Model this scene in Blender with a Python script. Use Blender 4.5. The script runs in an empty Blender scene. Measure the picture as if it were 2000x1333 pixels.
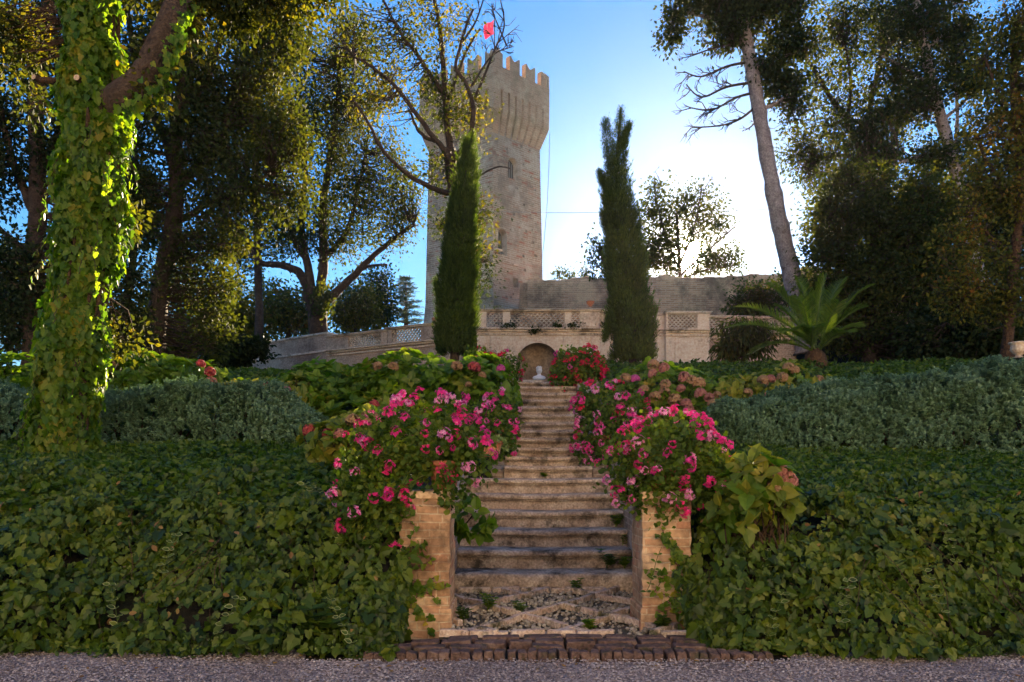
import bpy, bmesh, math, random
import numpy as np
from mathutils import Vector, noise as mnoise

SC = bpy.context.scene
COL = SC.collection
R = math.radians
F, Y0, HC = 1500.0, 915.0, 1.2          # focal length and horizon row of the 2000 px wide photograph, eye height

# ------------------------------------------------------------------ camera
cd = bpy.data.cameras.new('camera')
cam = bpy.data.objects.new('camera', cd)
COL.objects.link(cam)
cam.location = (0, 0, HC)
cam.rotation_euler = (R(90), 0, 0)
cd.sensor_width = 36
cd.lens = F / 2000 * 36
cd.shift_y = (Y0 - 666.5) / 2000
cd.clip_start = 0.05
cd.clip_end = 3000
SC.camera = cam

# ------------------------------------------------------------------ light
SUN = Vector((345 / F, 1, 417 / F)).normalized()
SUN_EL = math.asin(SUN.z)
SUN_AZ = math.atan2(SUN.x, SUN.y)
w = bpy.data.worlds.new('World')
SC.world = w
w.use_nodes = True
nt = w.node_tree
N = nt.nodes
L = nt.links
bg = N['Background']
sky = N.new('ShaderNodeTexSky')
sky.sky_type = 'NISHITA'
sky.sun_disc = False
sky.sun_elevation = SUN_EL
sky.sun_rotation = SUN_AZ
sky.altitude = 100
sky.air_density = 1.6
sky.dust_density = 0.0
sky.ozone_density = 10.0
tc = N.new('ShaderNodeTexCoord')
dot = N.new('ShaderNodeVectorMath'); dot.operation = 'DOT_PRODUCT'
L.new(tc.outputs['Generated'], dot.inputs[0])
dot.inputs[1].default_value = SUN


def wmath(op, a, b=None, clamp=False):
    m = N.new('ShaderNodeMath'); m.operation = op; m.use_clamp = clamp
    for i, v in enumerate((a, b)):
        if v is None:
            continue
        if isinstance(v, (int, float)):
            m.inputs[i].default_value = v
        else:
            L.new(v, m.inputs[i])
    return m.outputs[0]


d = wmath('MAXIMUM', dot.outputs['Value'], 0.0)
disc = N.new('ShaderNodeMapRange')
disc.inputs['From Min'].default_value = math.cos(R(1.25))
disc.inputs['From Max'].default_value = math.cos(R(0.9))
disc.inputs['To Max'].default_value = 500.0
L.new(d, disc.inputs['Value'])
glow = wmath('MULTIPLY', wmath('POWER', d, 1200.0), 40.0)
glow2 = wmath('MULTIPLY', wmath('POWER', d, 70.0), 3.2)
glow3 = wmath('MULTIPLY', wmath('POWER', d, 14.0), 0.12)
tot = wmath('ADD', wmath('ADD', wmath('ADD', disc.outputs[0], glow), glow2), glow3)
tint = N.new('ShaderNodeVectorMath'); tint.operation = 'SCALE'
tint.inputs[0].default_value = (1.0, 0.86, 0.66)
L.new(tot, tint.inputs['Scale'])
addv = N.new('ShaderNodeVectorMath'); addv.operation = 'ADD'
L.new(sky.outputs[0], addv.inputs[0])
L.new(tint.outputs[0], addv.inputs[1])
L.new(addv.outputs[0], bg.inputs['Color'])
bg.inputs['Strength'].default_value = 0.05

sl = bpy.data.lights.new('sun', 'SUN')
sl.energy = 5.0
sl.angle = R(0.5)
sl.color = (1.0, 0.80, 0.52)
so = bpy.data.objects.new('sun', sl)
COL.objects.link(so)
so.rotation_euler = SUN.to_track_quat('Z', 'Y').to_euler()
so.location = SUN * 300

SC.view_settings.view_transform = 'Standard'
SC.view_settings.look = 'None'
SC.view_settings.exposure = 2.35
SC.view_settings.gamma = 1.0
SC.cycles.max_bounces = 8
SC.cycles.transparent_max_bounces = 8
SC.cycles.diffuse_bounces = 4
SC.cycles.transmission_bounces = 5
SC.cycles.sample_clamp_indirect = 6.0

# ------------------------------------------------------------------ helpers
rng = np.random.default_rng(7)
random.seed(7)


def P(px, py, D):
    return np.array(((px - 1000) / F * D, D, HC + (Y0 - py) / F * D))


def PX(px, D):
    return (px - 1000) / F * D


def PZ(py, D):
    return HC + (Y0 - py) / F * D


class MB:
    """collects vertices and polygons, links them as ONE mesh object"""

    def __init__(self):
        self.V = []; self.G = []; self.n = 0

    def add(self, v, f, mi=0):
        v = np.asarray(v, float).reshape(-1, 3)
        f = np.asarray(f, int)
        self.V.append(v)
        self.G.append((f + self.n, mi))
        self.n += len(v)
        return self

    def box(self, lo, hi, mi=0):
        x0, y0, z0 = lo; x1, y1, z1 = hi
        v = [(x0, y0, z0), (x1, y0, z0), (x1, y1, z0), (x0, y1, z0), (x0, y0, z1), (x1, y0, z1), (x1, y1, z1), (x0, y1, z1)]
        return self.hexa(v, mi)

    def hexa(self, v, mi=0):
        return self.add(v, [(0, 3, 2, 1), (4, 5, 6, 7), (0, 1, 5, 4), (1, 2, 6, 5), (2, 3, 7, 6), (3, 0, 4, 7)], mi)

    def obox(self, o, u, depth, l, z0, z1, mi=0):
        """box along horizontal unit vector u from o (front-left foot), depth goes to the left-hand normal"""
        o = np.asarray(o, float); u = np.asarray(u, float); nrm = np.array((-u[1], u[0]))
        q = [o[:2], o[:2] + u * l, o[:2] + u * l + nrm * depth, o[:2] + nrm * depth]
        v = [(p[0], p[1], z0) for p in q] + [(p[0], p[1], z1) for p in q]
        return self.hexa(v, mi)

    def tube(self, pts, rad, sides=7, mi=0, cap=True, wob=0.0):
        pts = np.asarray(pts, float); n = len(pts)
        rad = np.broadcast_to(np.asarray(rad, float), (n,))
        t = np.gradient(pts, axis=0)
        t /= np.linalg.norm(t, axis=1)[:, None] + 1e-9
        ref = np.array((0.3, 0.9, 0.2)) if abs(t[0][2]) > 0.6 else np.array((0.0, 0.1, 1.0))
        a = np.cross(t, ref); a /= np.linalg.norm(a, axis=1)[:, None] + 1e-9
        b = np.cross(t, a)
        th = np.linspace(0, 2 * np.pi, sides, endpoint=False)
        rr = rad[:, None] * np.ones((n, sides))
        if wob:
            rr = rr * (1 + wob * rng.standard_normal((n, sides)))
        v = pts[:, None, :] + rr[..., None] * (np.cos(th)[None, :, None] * a[:, None, :] + np.sin(th)[None, :, None] * b[:, None, :])
        i = np.arange(n - 1)[:, None] * sides; j = np.arange(sides)[None, :]; k = (j + 1) % sides
        f = np.stack([i + j, i + k, i + sides + k, i + sides + j], -1).reshape(-1, 4)
        base = self.n
        self.add(v.reshape(-1, 3), f, mi)
        if cap:
            self.G.append((np.array([[base + (n - 1) * sides + q for q in range(sides)]]), mi))
            self.G.append((np.array([[base + sides - 1 - q for q in range(sides)]]), mi))
        return self

    def lathe(self, prof, c, sides=20, mi=0):
        prof = np.asarray(prof, float); n = len(prof)
        th = np.linspace(0, 2 * np.pi, sides, endpoint=False)
        v = np.stack([prof[:, 0][:, None] * np.cos(th) + c[0], prof[:, 0][:, None] * np.sin(th) + c[1],
                      prof[:, 1][:, None] + c[2] + 0 * th], -1)
        i = np.arange(n - 1)[:, None] * sides; j = np.arange(sides)[None, :]; k = (j + 1) % sides
        f = np.stack([i + j, i + k, i + sides + k, i + sides + j], -1).reshape(-1, 4)
        return self.add(v.reshape(-1, 3), f, mi)

    def prism(self, poly, o, u, v, w_, mi=0):
        """poly in (u,v) coordinates at o, extruded by the vector w_"""
        poly = np.asarray(poly, float); o = np.asarray(o, float)
        u = np.asarray(u, float); v = np.asarray(v, float); w_ = np.asarray(w_, float)
        a = o + poly[:, :1] * u + poly[:, 1:] * v
        n = len(poly)
        base = self.n
        self.add(np.vstack([a, a + w_]), [(i, (i + 1) % n, n + (i + 1) % n, n + i) for i in range(n)], mi)
        self.G.append((np.array([[base + n - 1 - i for i in range(n)]]), mi))
        self.G.append((np.array([[base + n + i for i in range(n)]]), mi))
        return self

    def leaves(self, tmpl, pos, tip, nor, size, mi=0):
        tv, tfs = tmpl
        tv = np.asarray(tv, float)
        pos = np.asarray(pos, float); n = len(pos)
        if n == 0:
            return self
        tip = np.asarray(tip, float); tip = tip / (np.linalg.norm(tip, axis=1)[:, None] + 1e-9)
        side = np.cross(tip, nor); side /= np.linalg.norm(side, axis=1)[:, None] + 1e-9
        nn = np.cross(side, tip)
        size = np.broadcast_to(np.asarray(size, float), (n,))[:, None, None]
        v = pos[:, None, :] + size * (tv[None, :, :1] * side[:, None, :] + tv[None, :, 1:2] * tip[:, None, :] + tv[None, :, 2:] * nn[:, None, :])
        self.V.append(v.reshape(-1, 3))
        off = np.arange(n)[:, None, None] * len(tv) + self.n
        for tf in tfs:
            tf = np.asarray(tf, int)
            self.G.append(((tf[None] + off).reshape(-1, tf.shape[1]), mi))
        self.n += n * len(tv)
        return self

    def build(self, name, mats, parent=None, smooth=False, uv=False, loc=None):
        V = np.vstack(self.V) if self.V else np.zeros((0, 3))
        V0 = V
        if loc is not None:
            V = V - np.asarray(loc)
        me = bpy.data.meshes.new(name)
        me.vertices.add(len(V))
        me.vertices.foreach_set('co', V.astype(np.float32).ravel())
        tot = np.concatenate([np.full(len(f), f.shape[1]) for f, m in self.G])
        li = np.concatenate([f.ravel() for f, m in self.G])
        st = np.concatenate([[0], np.cumsum(tot)[:-1]])
        me.loops.add(len(li)); me.loops.foreach_set('vertex_index', li.astype(np.int32))
        me.polygons.add(len(tot))
        me.polygons.foreach_set('loop_start', st.astype(np.int32))
        me.polygons.foreach_set('material_index', np.concatenate([np.full(len(f), m) for f, m in self.G]).astype(np.int32))
        me.polygons.foreach_set('use_smooth', np.full(len(tot), bool(smooth)))
        if uv:
            uvs = []
            for f, m in self.G:
                p = V0[f]
                nr = np.cross(p[:, 1] - p[:, 0], p[:, 2] - p[:, 0])
                nr /= np.linalg.norm(nr, axis=1)[:, None] + 1e-12
                flat = np.abs(nr[:, 2]) > 0.75
                tx = np.stack([-nr[:, 1], nr[:, 0]], -1); tx /= np.linalg.norm(tx, axis=1)[:, None] + 1e-9
                u_ = p[..., 0] * tx[:, None, 0] + p[..., 1] * tx[:, None, 1]
                u_ = np.where(flat[:, None], p[..., 0], u_)
                v_ = np.where(flat[:, None], p[..., 1], p[..., 2])
                uvs.append(np.stack([u_, v_], -1).reshape(-1, 2))
            lay = me.uv_layers.new(name='UVMap')
            lay.data.foreach_set('uv', np.vstack(uvs).astype(np.float32).ravel())
        for m in (mats if isinstance(mats, (list, tuple)) else [mats]):
            me.materials.append(m)
        me.update(calc_edges=True)
        me.validate()
        o = bpy.data.objects.new(name, me)
        COL.objects.link(o)
        if loc is not None:
            o.location = loc
        if parent is not None:
            o.parent = parent
            if loc is None:
                # vertices are given in world space: keep them there
                o.location = -Vector(parent.location)
            else:
                o.location = Vector(loc) - Vector(parent.location)
        return o


def bevel(o, wd, seg=2):
    m = o.modifiers.new('bevel', 'BEVEL'); m.width = wd; m.segments = seg; m.limit_method = 'ANGLE'; m.angle_limit = R(35)
    return o


def tag(o, label=None, cat=None, group=None, kind=None):
    if label: o['label'] = label
    if cat: o['category'] = cat
    if group: o['group'] = group
    if kind: o['kind'] = kind
    return o


def thing(name, loc, label, cat, group=None):
    o = bpy.data.objects.new(name, None)
    o.empty_display_size = 0.2
    COL.objects.link(o)
    o.location = Vector([float(c) for c in loc])
    return tag(o, label, cat, group)


def unit(v):
    v = np.asarray(v, float)
    return v / (np.linalg.norm(v, axis=-1, keepdims=True) + 1e-9)


def rdir(n):
    return unit(rng.standard_normal((n, 3)))


# ------------------------------------------------------------------ materials
def newmat(name):
    m = bpy.data.materials.new(name); m.use_nodes = True
    t = m.node_tree
    return m, t.nodes, t.links, t.nodes['Principled BSDF'], t.nodes['Material Output']


def ramp(n, stops):
    r = n.new('ShaderNodeValToRGB'); e = r.color_ramp.elements
    while len(e) < len(stops):
        e.new(0.5)
    for el, (p, c) in zip(e, stops):
        el.position = p; el.color = (c[0], c[1], c[2], 1)
    return r


def leafmat(name, cols, trans=0.45, tcol=None, rough=0.45, spec=0.35, clump=1.2):
    """leaf colour differs from leaf to leaf, drifts from clump to clump, and light passes through"""
    m, n, l, b, out = newmat(name)
    g = n.new('ShaderNodeNewGeometry')
    tcn = n.new('ShaderNodeTexCoord')
    no = n.new('ShaderNodeTexNoise'); no.inputs['Scale'].default_value = clump; no.inputs['Detail'].default_value = 2
    l.new(tcn.outputs['Object'], no.inputs['Vector'])
    mx = n.new('ShaderNodeMath'); mx.operation = 'MULTIPLY_ADD'
    l.new(g.outputs['Random Per Island'], mx.inputs[0]); mx.inputs[1].default_value = 0.62
    mr = n.new('ShaderNodeMapRange'); mr.inputs['From Min'].default_value = 0.3; mr.inputs['From Max'].default_value = 0.7
    mr.inputs['To Max'].default_value = 0.38
    l.new(no.outputs['Fac'], mr.inputs['Value'])
    l.new(mr.outputs[0], mx.inputs[2])
    k = len(cols)
    r = ramp(n, [(i / (k - 1), c) for i, c in enumerate(cols)])
    l.new(mx.outputs[0], r.inputs[0])
    l.new(r.outputs[0], b.inputs['Base Color'])
    b.inputs['Roughness'].default_value = rough
    b.inputs['Specular IOR Level'].default_value = spec
    tr = n.new('ShaderNodeBsdfTranslucent')
    tm = n.new('ShaderNodeMix'); tm.data_type = 'RGBA'; tm.blend_type = 'MULTIPLY'
    tm.inputs[0].default_value = 1.0
    l.new(r.outputs[0], tm.inputs[6]); tm.inputs[7].default_value = (*(tcol or (1.9, 1.7, 0.5)), 1)
    l.new(tm.outputs[2], tr.inputs['Color'])
    ms = n.new('ShaderNodeMixShader'); ms.inputs[0].default_value = trans
    l.new(b.outputs[0], ms.inputs[1]); l.new(tr.outputs[0], ms.inputs[2])
    l.new(ms.outputs[0], out.inputs['Surface'])
    return m


def stonemat(name, cols, scale=3.0, rough=0.85, bump=0.4, fine=40.0, moss=None, mossamt=0.5, pits=0.0, bd=0.02):
    m, n, l, b, out = newmat(name)
    tcn = n.new('ShaderNodeTexCoord')
    a = n.new('ShaderNodeTexNoise'); a.inputs['Scale'].default_value = scale; a.inputs['Detail'].default_value = 8; a.inputs['Roughness'].default_value = 0.65
    f = n.new('ShaderNodeTexNoise'); f.inputs['Scale'].default_value = fine; f.inputs['Detail'].default_value = 5
    for q in (a, f):
        l.new(tcn.outputs['Object'], q.inputs['Vector'])
    k = len(cols)
    r = ramp(n, [(0.3 + 0.4 * i / (k - 1), c) for i, c in enumerate(cols)])
    l.new(a.outputs['Fac'], r.inputs[0])
    mv = n.new('ShaderNodeMix'); mv.data_type = 'RGBA'; mv.blend_type = 'OVERLAY'; mv.inputs[0].default_value = 0.6
    l.new(r.outputs[0], mv.inputs[6])
    fr = ramp(n, [(0.3, (0.2, 0.2, 0.2)), (0.7, (0.8, 0.8, 0.8))])
    l.new(f.outputs['Fac'], fr.inputs[0]); l.new(fr.outputs[0], mv.inputs[7])
    colout = mv.outputs[2]
    if moss:
        c = n.new('ShaderNodeTexNoise'); c.inputs['Scale'].default_value = scale * 0.8; c.inputs['Detail'].default_value = 7; c.inputs['Roughness'].default_value = .7
        mp = n.new('ShaderNodeMapping'); mp.inputs['Location'].default_value = (13, 7, 3)
        l.new(tcn.outputs['Object'], mp.inputs[0]); l.new(mp.outputs[0], c.inputs['Vector'])
        cr = ramp(n, [(0.62 - mossamt * 0.22, (0, 0, 0)), (0.74 - mossamt * 0.2, (1, 1, 1))])
        l.new(c.outputs['Fac'], cr.inputs[0])
        mm = n.new('ShaderNodeMix'); mm.data_type = 'RGBA'
        l.new(cr.outputs[0], mm.inputs[0]); l.new(colout, mm.inputs[6]); mm.inputs[7].default_value = (*moss, 1)
        colout = mm.outputs[2]
    l.new(colout, b.inputs['Base Color'])
    b.inputs['Roughness'].default_value = rough
    b.inputs['Specular IOR Level'].default_value = 0.25
    bu = n.new('ShaderNodeBump'); bu.inputs['Strength'].default_value = bump; bu.inputs['Distance'].default_value = bd
    ad = n.new('ShaderNodeMath'); ad.operation = 'ADD'
    l.new(a.outputs['Fac'], ad.inputs[0]); l.new(f.outputs['Fac'], ad.inputs[1])
    h = ad.outputs[0]
    if pits:
        vo = n.new('ShaderNodeTexVoronoi'); vo.inputs['Scale'].default_value = 55
        l.new(tcn.outputs['Object'], vo.inputs['Vector'])
        pr = n.new('ShaderNodeMapRange'); pr.inputs['From Max'].default_value = 0.3; pr.inputs['To Min'].default_value = -pits; pr.inputs['To Max'].default_value = 0
        l.new(vo.outputs['Distance'], pr.inputs['Value'])
        ad2 = n.new('ShaderNodeMath'); ad2.operation = 'ADD'
        l.new(h, ad2.inputs[0]); l.new(pr.outputs[0], ad2.inputs[1]); h = ad2.outputs[0]
    l.new(h, bu.inputs['Height'])
    l.new(bu.outputs[0], b.inputs['Normal'])
    return m


def brickmat(name, c1, c2, mortar, bw=0.25, bh=0.068, ms=0.009, patch=None, patchamt=0.5, stain=None, stainamt=0.4, bump=0.6, bd=0.015, big=0.5, third=None):
    """coursed bricks on the mesh's metre UVs, some courses hidden by worn plaster, stains with a shape of their own"""
    m, n, l, b, out = newmat(name)
    uvn = n.new('ShaderNodeUVMap')
    tcn = n.new('ShaderNodeTexCoord')
    # courses are not dead straight
    wn = n.new('ShaderNodeTexNoise'); wn.inputs['Scale'].default_value = 2.5; wn.inputs['Detail'].default_value = 3
    l.new(uvn.outputs[0], wn.inputs['Vector'])
    wv = n.new('ShaderNodeVectorMath'); wv.operation = 'MULTIPLY_ADD'
    l.new(wn.outputs['Color'], wv.inputs[0]); wv.inputs[1].default_value = (0.05, 0.05, 0); l.new(uvn.outputs[0], wv.inputs[2])
    bt = n.new('ShaderNodeTexBrick')
    bt.inputs['Scale'].default_value = 1; bt.inputs['Brick Width'].default_value = bw; bt.inputs['Row Height'].default_value = bh
    bt.inputs['Mortar Size'].default_value = ms; bt.inputs['Mortar Smooth'].default_value = 0.3; bt.inputs['Bias'].default_value = 0.0
    bt.inputs['Color1'].default_value = (*c1, 1); bt.inputs['Color2'].default_value = (*c2, 1); bt.inputs['Mortar'].default_value = (*mortar, 1)
    l.new(wv.outputs[0], bt.inputs['Vector'])
    colout = bt.outputs['Color']
    if third:
        vt = n.new('ShaderNodeTexBrick')
        vt.inputs['Scale'].default_value = 1; vt.inputs['Brick Width'].default_value = bw; vt.inputs['Row Height'].default_value = bh
        vt.inputs['Mortar Size'].default_value = 0.0; vt.inputs['Bias'].default_value = -0.25
        vt.inputs['Color1'].default_value = (0, 0, 0, 1); vt.inputs['Color2'].default_value = (1, 1, 1, 1)
        vt.inputs['Mortar'].default_value = (0, 0, 0, 1)
        mpp = n.new('ShaderNodeVectorMath'); mpp.operation = 'ADD'; mpp.inputs[1].default_value = (bw * 40, bh * 60, 0)
        l.new(wv.outputs[0], mpp.inputs[0]); l.new(mpp.outputs[0], vt.inputs['Vector'])
        tr_ = ramp(n, [(0.55, (0, 0, 0)), (0.75, (1, 1, 1))]); l.new(vt.outputs['Color'], tr_.inputs[0])
        m3 = n.new('ShaderNodeMix'); m3.data_type = 'RGBA'
        l.new(tr_.outputs[0], m3.inputs[0]); l.new(colout, m3.inputs[6]); m3.inputs[7].default_value = (*third, 1)
        colout = m3.outputs[2]
    nf = n.new('ShaderNodeTexNoise'); nf.inputs['Scale'].default_value = 18; nf.inputs['Detail'].default_value = 6
    l.new(tcn.outputs['Object'], nf.inputs['Vector'])

    def patchmix(col, c, amt, sc, loc):
        no = n.new('ShaderNodeTexNoise'); no.inputs['Scale'].default_value = sc; no.inputs['Detail'].default_value = 9; no.inputs['Roughness'].default_value = 0.72
        mp = n.new('ShaderNodeMapping'); mp.inputs['Location'].default_value = loc
        l.new(tcn.outputs['Object'], mp.inputs[0]); l.new(mp.outputs[0], no.inputs['Vector'])
        cr = ramp(n, [(0.60 - 0.25 * amt, (0, 0, 0)), (0.70 - 0.2 * amt, (.85, .85, .85))])
        l.new(no.outputs['Fac'], cr.inputs[0])
        mm = n.new('ShaderNodeMix'); mm.data_type = 'RGBA'
        l.new(cr.outputs[0], mm.inputs[0]); l.new(col, mm.inputs[6]); mm.inputs[7].default_value = (*c, 1)
        return mm.outputs[2], cr.outputs[0]
    fac = None
    if patch:
        colout, fac = patchmix(colout, patch, patchamt, big, (3, 1, 9))
    if stain:
        colout, _ = patchmix(colout, stain, stainamt, big * 0.7, (31, 12, 5))
    mv = n.new('ShaderNodeMix'); mv.data_type = 'RGBA'; mv.blend_type = 'OVERLAY'; mv.inputs[0].default_value = 0.55
    fr = ramp(n, [(0.3, (0.22, 0.22, 0.22)), (0.7, (0.78, 0.78, 0.78))]); l.new(nf.outputs['Fac'], fr.inputs[0])
    l.new(colout, mv.inputs[6]); l.new(fr.outputs[0], mv.inputs[7])
    l.new(mv.outputs[2], b.inputs['Base Color'])
    b.inputs['Roughness'].default_value = 0.9; b.inputs['Specular IOR Level'].default_value = 0.2
    bu = n.new('ShaderNodeBump'); bu.inputs['Strength'].default_value = bump; bu.inputs['Distance'].default_value = bd
    hm = n.new('ShaderNodeMath'); hm.operation = 'SUBTRACT'
    l.new(nf.outputs['Fac'], hm.inputs[0]); l.new(bt.outputs['Fac'], hm.inputs[1])
    l.new(hm.outputs[0], bu.inputs['Height']); l.new(bu.outputs[0], b.inputs['Normal'])
    return m


def plain(name, col, rough=0.6, metal=0.0, var=0.15, scale=8):
    m, n, l, b, out = newmat(name)
    tcn = n.new('ShaderNodeTexCoord')
    no = n.new('ShaderNodeTexNoise'); no.inputs['Scale'].default_value = scale; no.inputs['Detail'].default_value = 5
    l.new(tcn.outputs['Object'], no.inputs['Vector'])
    r = ramp(n, [(0.3, [c * (1 - var) for c in col]), (0.7, [min(1, c * (1 + var)) for c in col])])
    l.new(no.outputs['Fac'], r.inputs[0]); l.new(r.outputs[0], b.inputs['Base Color'])
    b.inputs['Roughness'].default_value = rough; b.inputs['Metallic'].default_value = metal
    return m


def gravelmat():
    m, n, l, b, out = newmat('gravel')
    tcn = n.new('ShaderNodeTexCoord')
    vo = n.new('ShaderNodeTexVoronoi'); vo.inputs['Scale'].default_value = 62
    l.new(tcn.outputs['Object'], vo.inputs['Vector'])
    sep = n.new('ShaderNodeSeparateColor'); l.new(vo.outputs['Color'], sep.inputs[0])
    r = ramp(n, [(0.0, (.14, .10, .095)), (.35, (.27, .205, .19)), (.7, (.38, .30, .28)), (1, (.58, .5, .47))])
    l.new(sep.outputs[0], r.inputs[0])
    no = n.new('ShaderNodeTexNoise'); no.inputs['Scale'].default_value = 1.3; no.inputs['Detail'].default_value = 5
    l.new(tcn.outputs['Object'], no.inputs['Vector'])
    nr = ramp(n, [(.3, (.42, .38, .38)), (.5, (.85, .82, .8)), (.68, (1, 1, 1))]); l.new(no.outputs['Fac'], nr.inputs[0])
    mm = n.new('ShaderNodeMix'); mm.data_type = 'RGBA'; mm.blend_type = 'MULTIPLY'; mm.inputs[0].default_value = .8
    l.new(r.outputs[0], mm.inputs[6]); l.new(nr.outputs[0], mm.inputs[7])
    l.new(mm.outputs[2], b.inputs['Base Color']); b.inputs['Roughness'].default_value = .85
    bu = n.new('ShaderNodeBump'); bu.inputs['Strength'].default_value = 1; bu.inputs['Distance'].default_value = .02; bu.invert = True
    l.new(vo.outputs['Distance'], bu.inputs['Height']); l.new(bu.outputs[0], b.inputs['Normal'])
    return m


M = {}
M['soil'] = stonemat('soil', [(.008, .007, .004), (.016, .013, .007), (.012, .018, .006)], scale=2, bump=.6, fine=30)
M['gravel'] = gravelmat()
M['pebble'] = leafmat('pebble', [(.12, .1, .11), (.3, .25, .26), (.55, .5, .5)], trans=0.0, rough=.8)
M['cobble'] = leafmat('cobble', [(.13, .11, .09), (.28, .24, .2), (.5, .46, .4)], trans=0.0, rough=.75)
M['step'] = stonemat('worn_travertine', [(.22, .15, .11), (.44, .33, .25), (.64, .52, .42)], scale=4.5, bump=.7, fine=45, moss=(.07, .055, .04), mossamt=.5, pits=1.2)
M['pillar'] = brickmat('ochre_brick', (.54, .345, .215), (.40, .225, .135), (.58, .44, .31), bw=.165, bh=.06, ms=.006, patch=(.60, .43, .29), patchamt=.42, stain=(.17, .10, .06), stainamt=.5, big=2.2, third=(.47, .19, .12), bump=.8, bd=.012)
M['pillar_cap'] = stonemat('ochre_cap', [(.36, .21, .12), (.56, .36, .2), (.62, .43, .26)], scale=5, bump=.4)
M['flank'] = brickmat('grey_brick', (.36, .26, .19), (.26, .18, .13), (.42, .34, .26), bw=.2, bh=.06, ms=.007, patch=(.45, .40, .36), patchamt=.3, big=2.0)
M['wall'] = brickmat('pale_wall_brick', (.76, .58, .43), (.64, .47, .34), (.70, .58, .45), bw=.22, bh=.045, ms=.005, patch=(.78, .65, .51), patchamt=.6, stain=(.26, .19, .14), stainamt=.2, big=.9, bump=.35, bd=.008)
M['wing'] = brickmat('greyed_wall_brick', (.50, .35, .26), (.38, .25, .18), (.5, .4, .31), bw=.24, bh=.06, ms=.008, patch=(.5, .4, .31), patchamt=.45, stain=(.2, .14, .11), stainamt=.3, big=.8)
M['trim'] = stonemat('pale_trim', [(.46, .34, .25), (.68, .54, .41), (.77, .63, .5)], scale=2.5, bump=.3, fine=25, moss=(.2, .15, .11), mossamt=.5)
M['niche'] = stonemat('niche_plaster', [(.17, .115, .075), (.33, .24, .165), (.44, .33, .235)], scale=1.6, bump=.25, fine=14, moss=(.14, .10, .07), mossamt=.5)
M['tower'] = brickmat('tower_brick', (.43, .315, .225), (.27, .17, .11), (.48, .40, .32), bw=.8, bh=.2, ms=.04, patch=(.49, .405, .32), patchamt=.45, stain=(.2, .155, .125), stainamt=.42, big=.5, third=(.34, .115, .065), bump=.8, bd=.08)
M['parapet'] = brickmat('parapet_brick', (.50, .32, .20), (.38, .225, .14), (.48, .35, .235), bw=.7, bh=.2, ms=.03, patch=(.56, .42, .28), patchamt=.4, stain=(.30, .22, .13), stainamt=.35, big=.6, bump=.5, bd=.04)
M['curtain'] = brickmat('curtain_brick', (.64, .34, .18), (.40, .19, .095), (.56, .36, .23), bw=.7, bh=.15, ms=.03, patch=(.68, .41, .23), patchamt=.45, stain=(.15, .09, .055), stainamt=.6, big=.35, bump=.6, bd=.04)
M['dark'] = plain('dark_interior', (.02, .018, .016), .9)
M['terracotta'] = stonemat('terracotta', [(.36, .13, .07), (.52, .2, .11)], scale=5, bump=.2, moss=(.3, .22, .17), mossamt=.3)
M['marble'] = plain('white_plaster', (.85, .84, .86), .5, var=.06)
M['metal'] = plain('grey_metal', (.18, .2, .22), .4, .6)
M['glass'] = plain('lamp_glass', (.35, .42, .5), .1)
M['bark'] = stonemat('dark_bark', [(.035, .023, .016), (.095, .064, .046)], scale=6, bump=1, fine=30, bd=.04)
M['bark_red'] = stonemat('brown_bark', [(.035, .02, .013), (.10, .058, .034)], scale=7, bump=1, fine=30, bd=.04)
M['bark_pale'] = stonemat('pale_bark', [(.19, .155, .145), (.36, .30, .28)], scale=4, bump=.9, fine=22, bd=.04, moss=(.12, .08, .07), mossamt=.35)
M['sawn'] = stonemat('sawn_wood', [(.38, .26, .17), (.55, .4, .27)], scale=8, bump=.2)
M['flag'] = leafmat('flag_cloth', [(.42, .03, .09), (.5, .05, .12)], trans=.25, tcol=(1.4, .9, .9), rough=.8)
M['white_paint'] = plain('pale_render', (.7, .68, .62), .7, var=.05)
M['bounce_facade'] = stonemat('cream_render', [(.68, .60, .47), (.78, .71, .58)], scale=.6, bump=.1)

# ------------------------------------------------------------------ ground
def y_edge(x):                       # front foot of the planted banks
    return 5.0 + 0.05 * math.sin(x * 1.7) + 0.05 * math.sin(x * 4.1 + 1)


PROF_Y = np.array([0, .14, .42, .80, 1.3, 2.2, 3.4, 5.4, 7.0, 8.5, 11, 14.0, 15.2, 18.5])
PROF_Z = np.array([0, .20, .46, .68, .81, .96, 1.12, 1.38, 1.8, 2.45, 3.0, 3.35, 3.5, 3.9])


def wall_y(x):                       # line of the retaining wall: central block, wings going back
    if x < -1.2:
        return 23.5 + (-1.2 - x) * 0.60 + (0.6 if x < -1.4 else 0)
    if x < 3.1:
        return 23.25
    return 23.8 + (x - 3.1) * 0.1


def ground_z(x, y):
    wy = wall_y(x)
    back = y - wy - .22
    if back > .9:
        return 5.6 + 0.006 * min(y - wy, 60)
    s = y - y_edge(x)
    if s <= 0:
        return 0.0
    z = float(np.interp(s, PROF_Y, PROF_Z))
    k = min(1.0, max(0.0, (s - .8) / 1.5))
    z += 0.07 * k * (mnoise.noise(Vector((x * .5, y * .5, 0))))
    # corridor of the stairs
    if y < 6.15 and -.845 < x < 1.325:
        z = -.03
    elif y < 9.6 and -.60 < x < 1.30:
        z = min(z, -.03 if y < 7.25 else max(-.03, .2 + (y - 7.2) * .45 - .3))
    elif 9.6 <= y < 23.7 and -.25 < x - (y - 9.6) * .03 < 1.2:
        z = min(z, 1.0 + (y - 9.6) * .36 - .3 if y < 14 else 2.55)
    if back > 0:
        z += (5.6 - z) * back / .9
    return z


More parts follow.
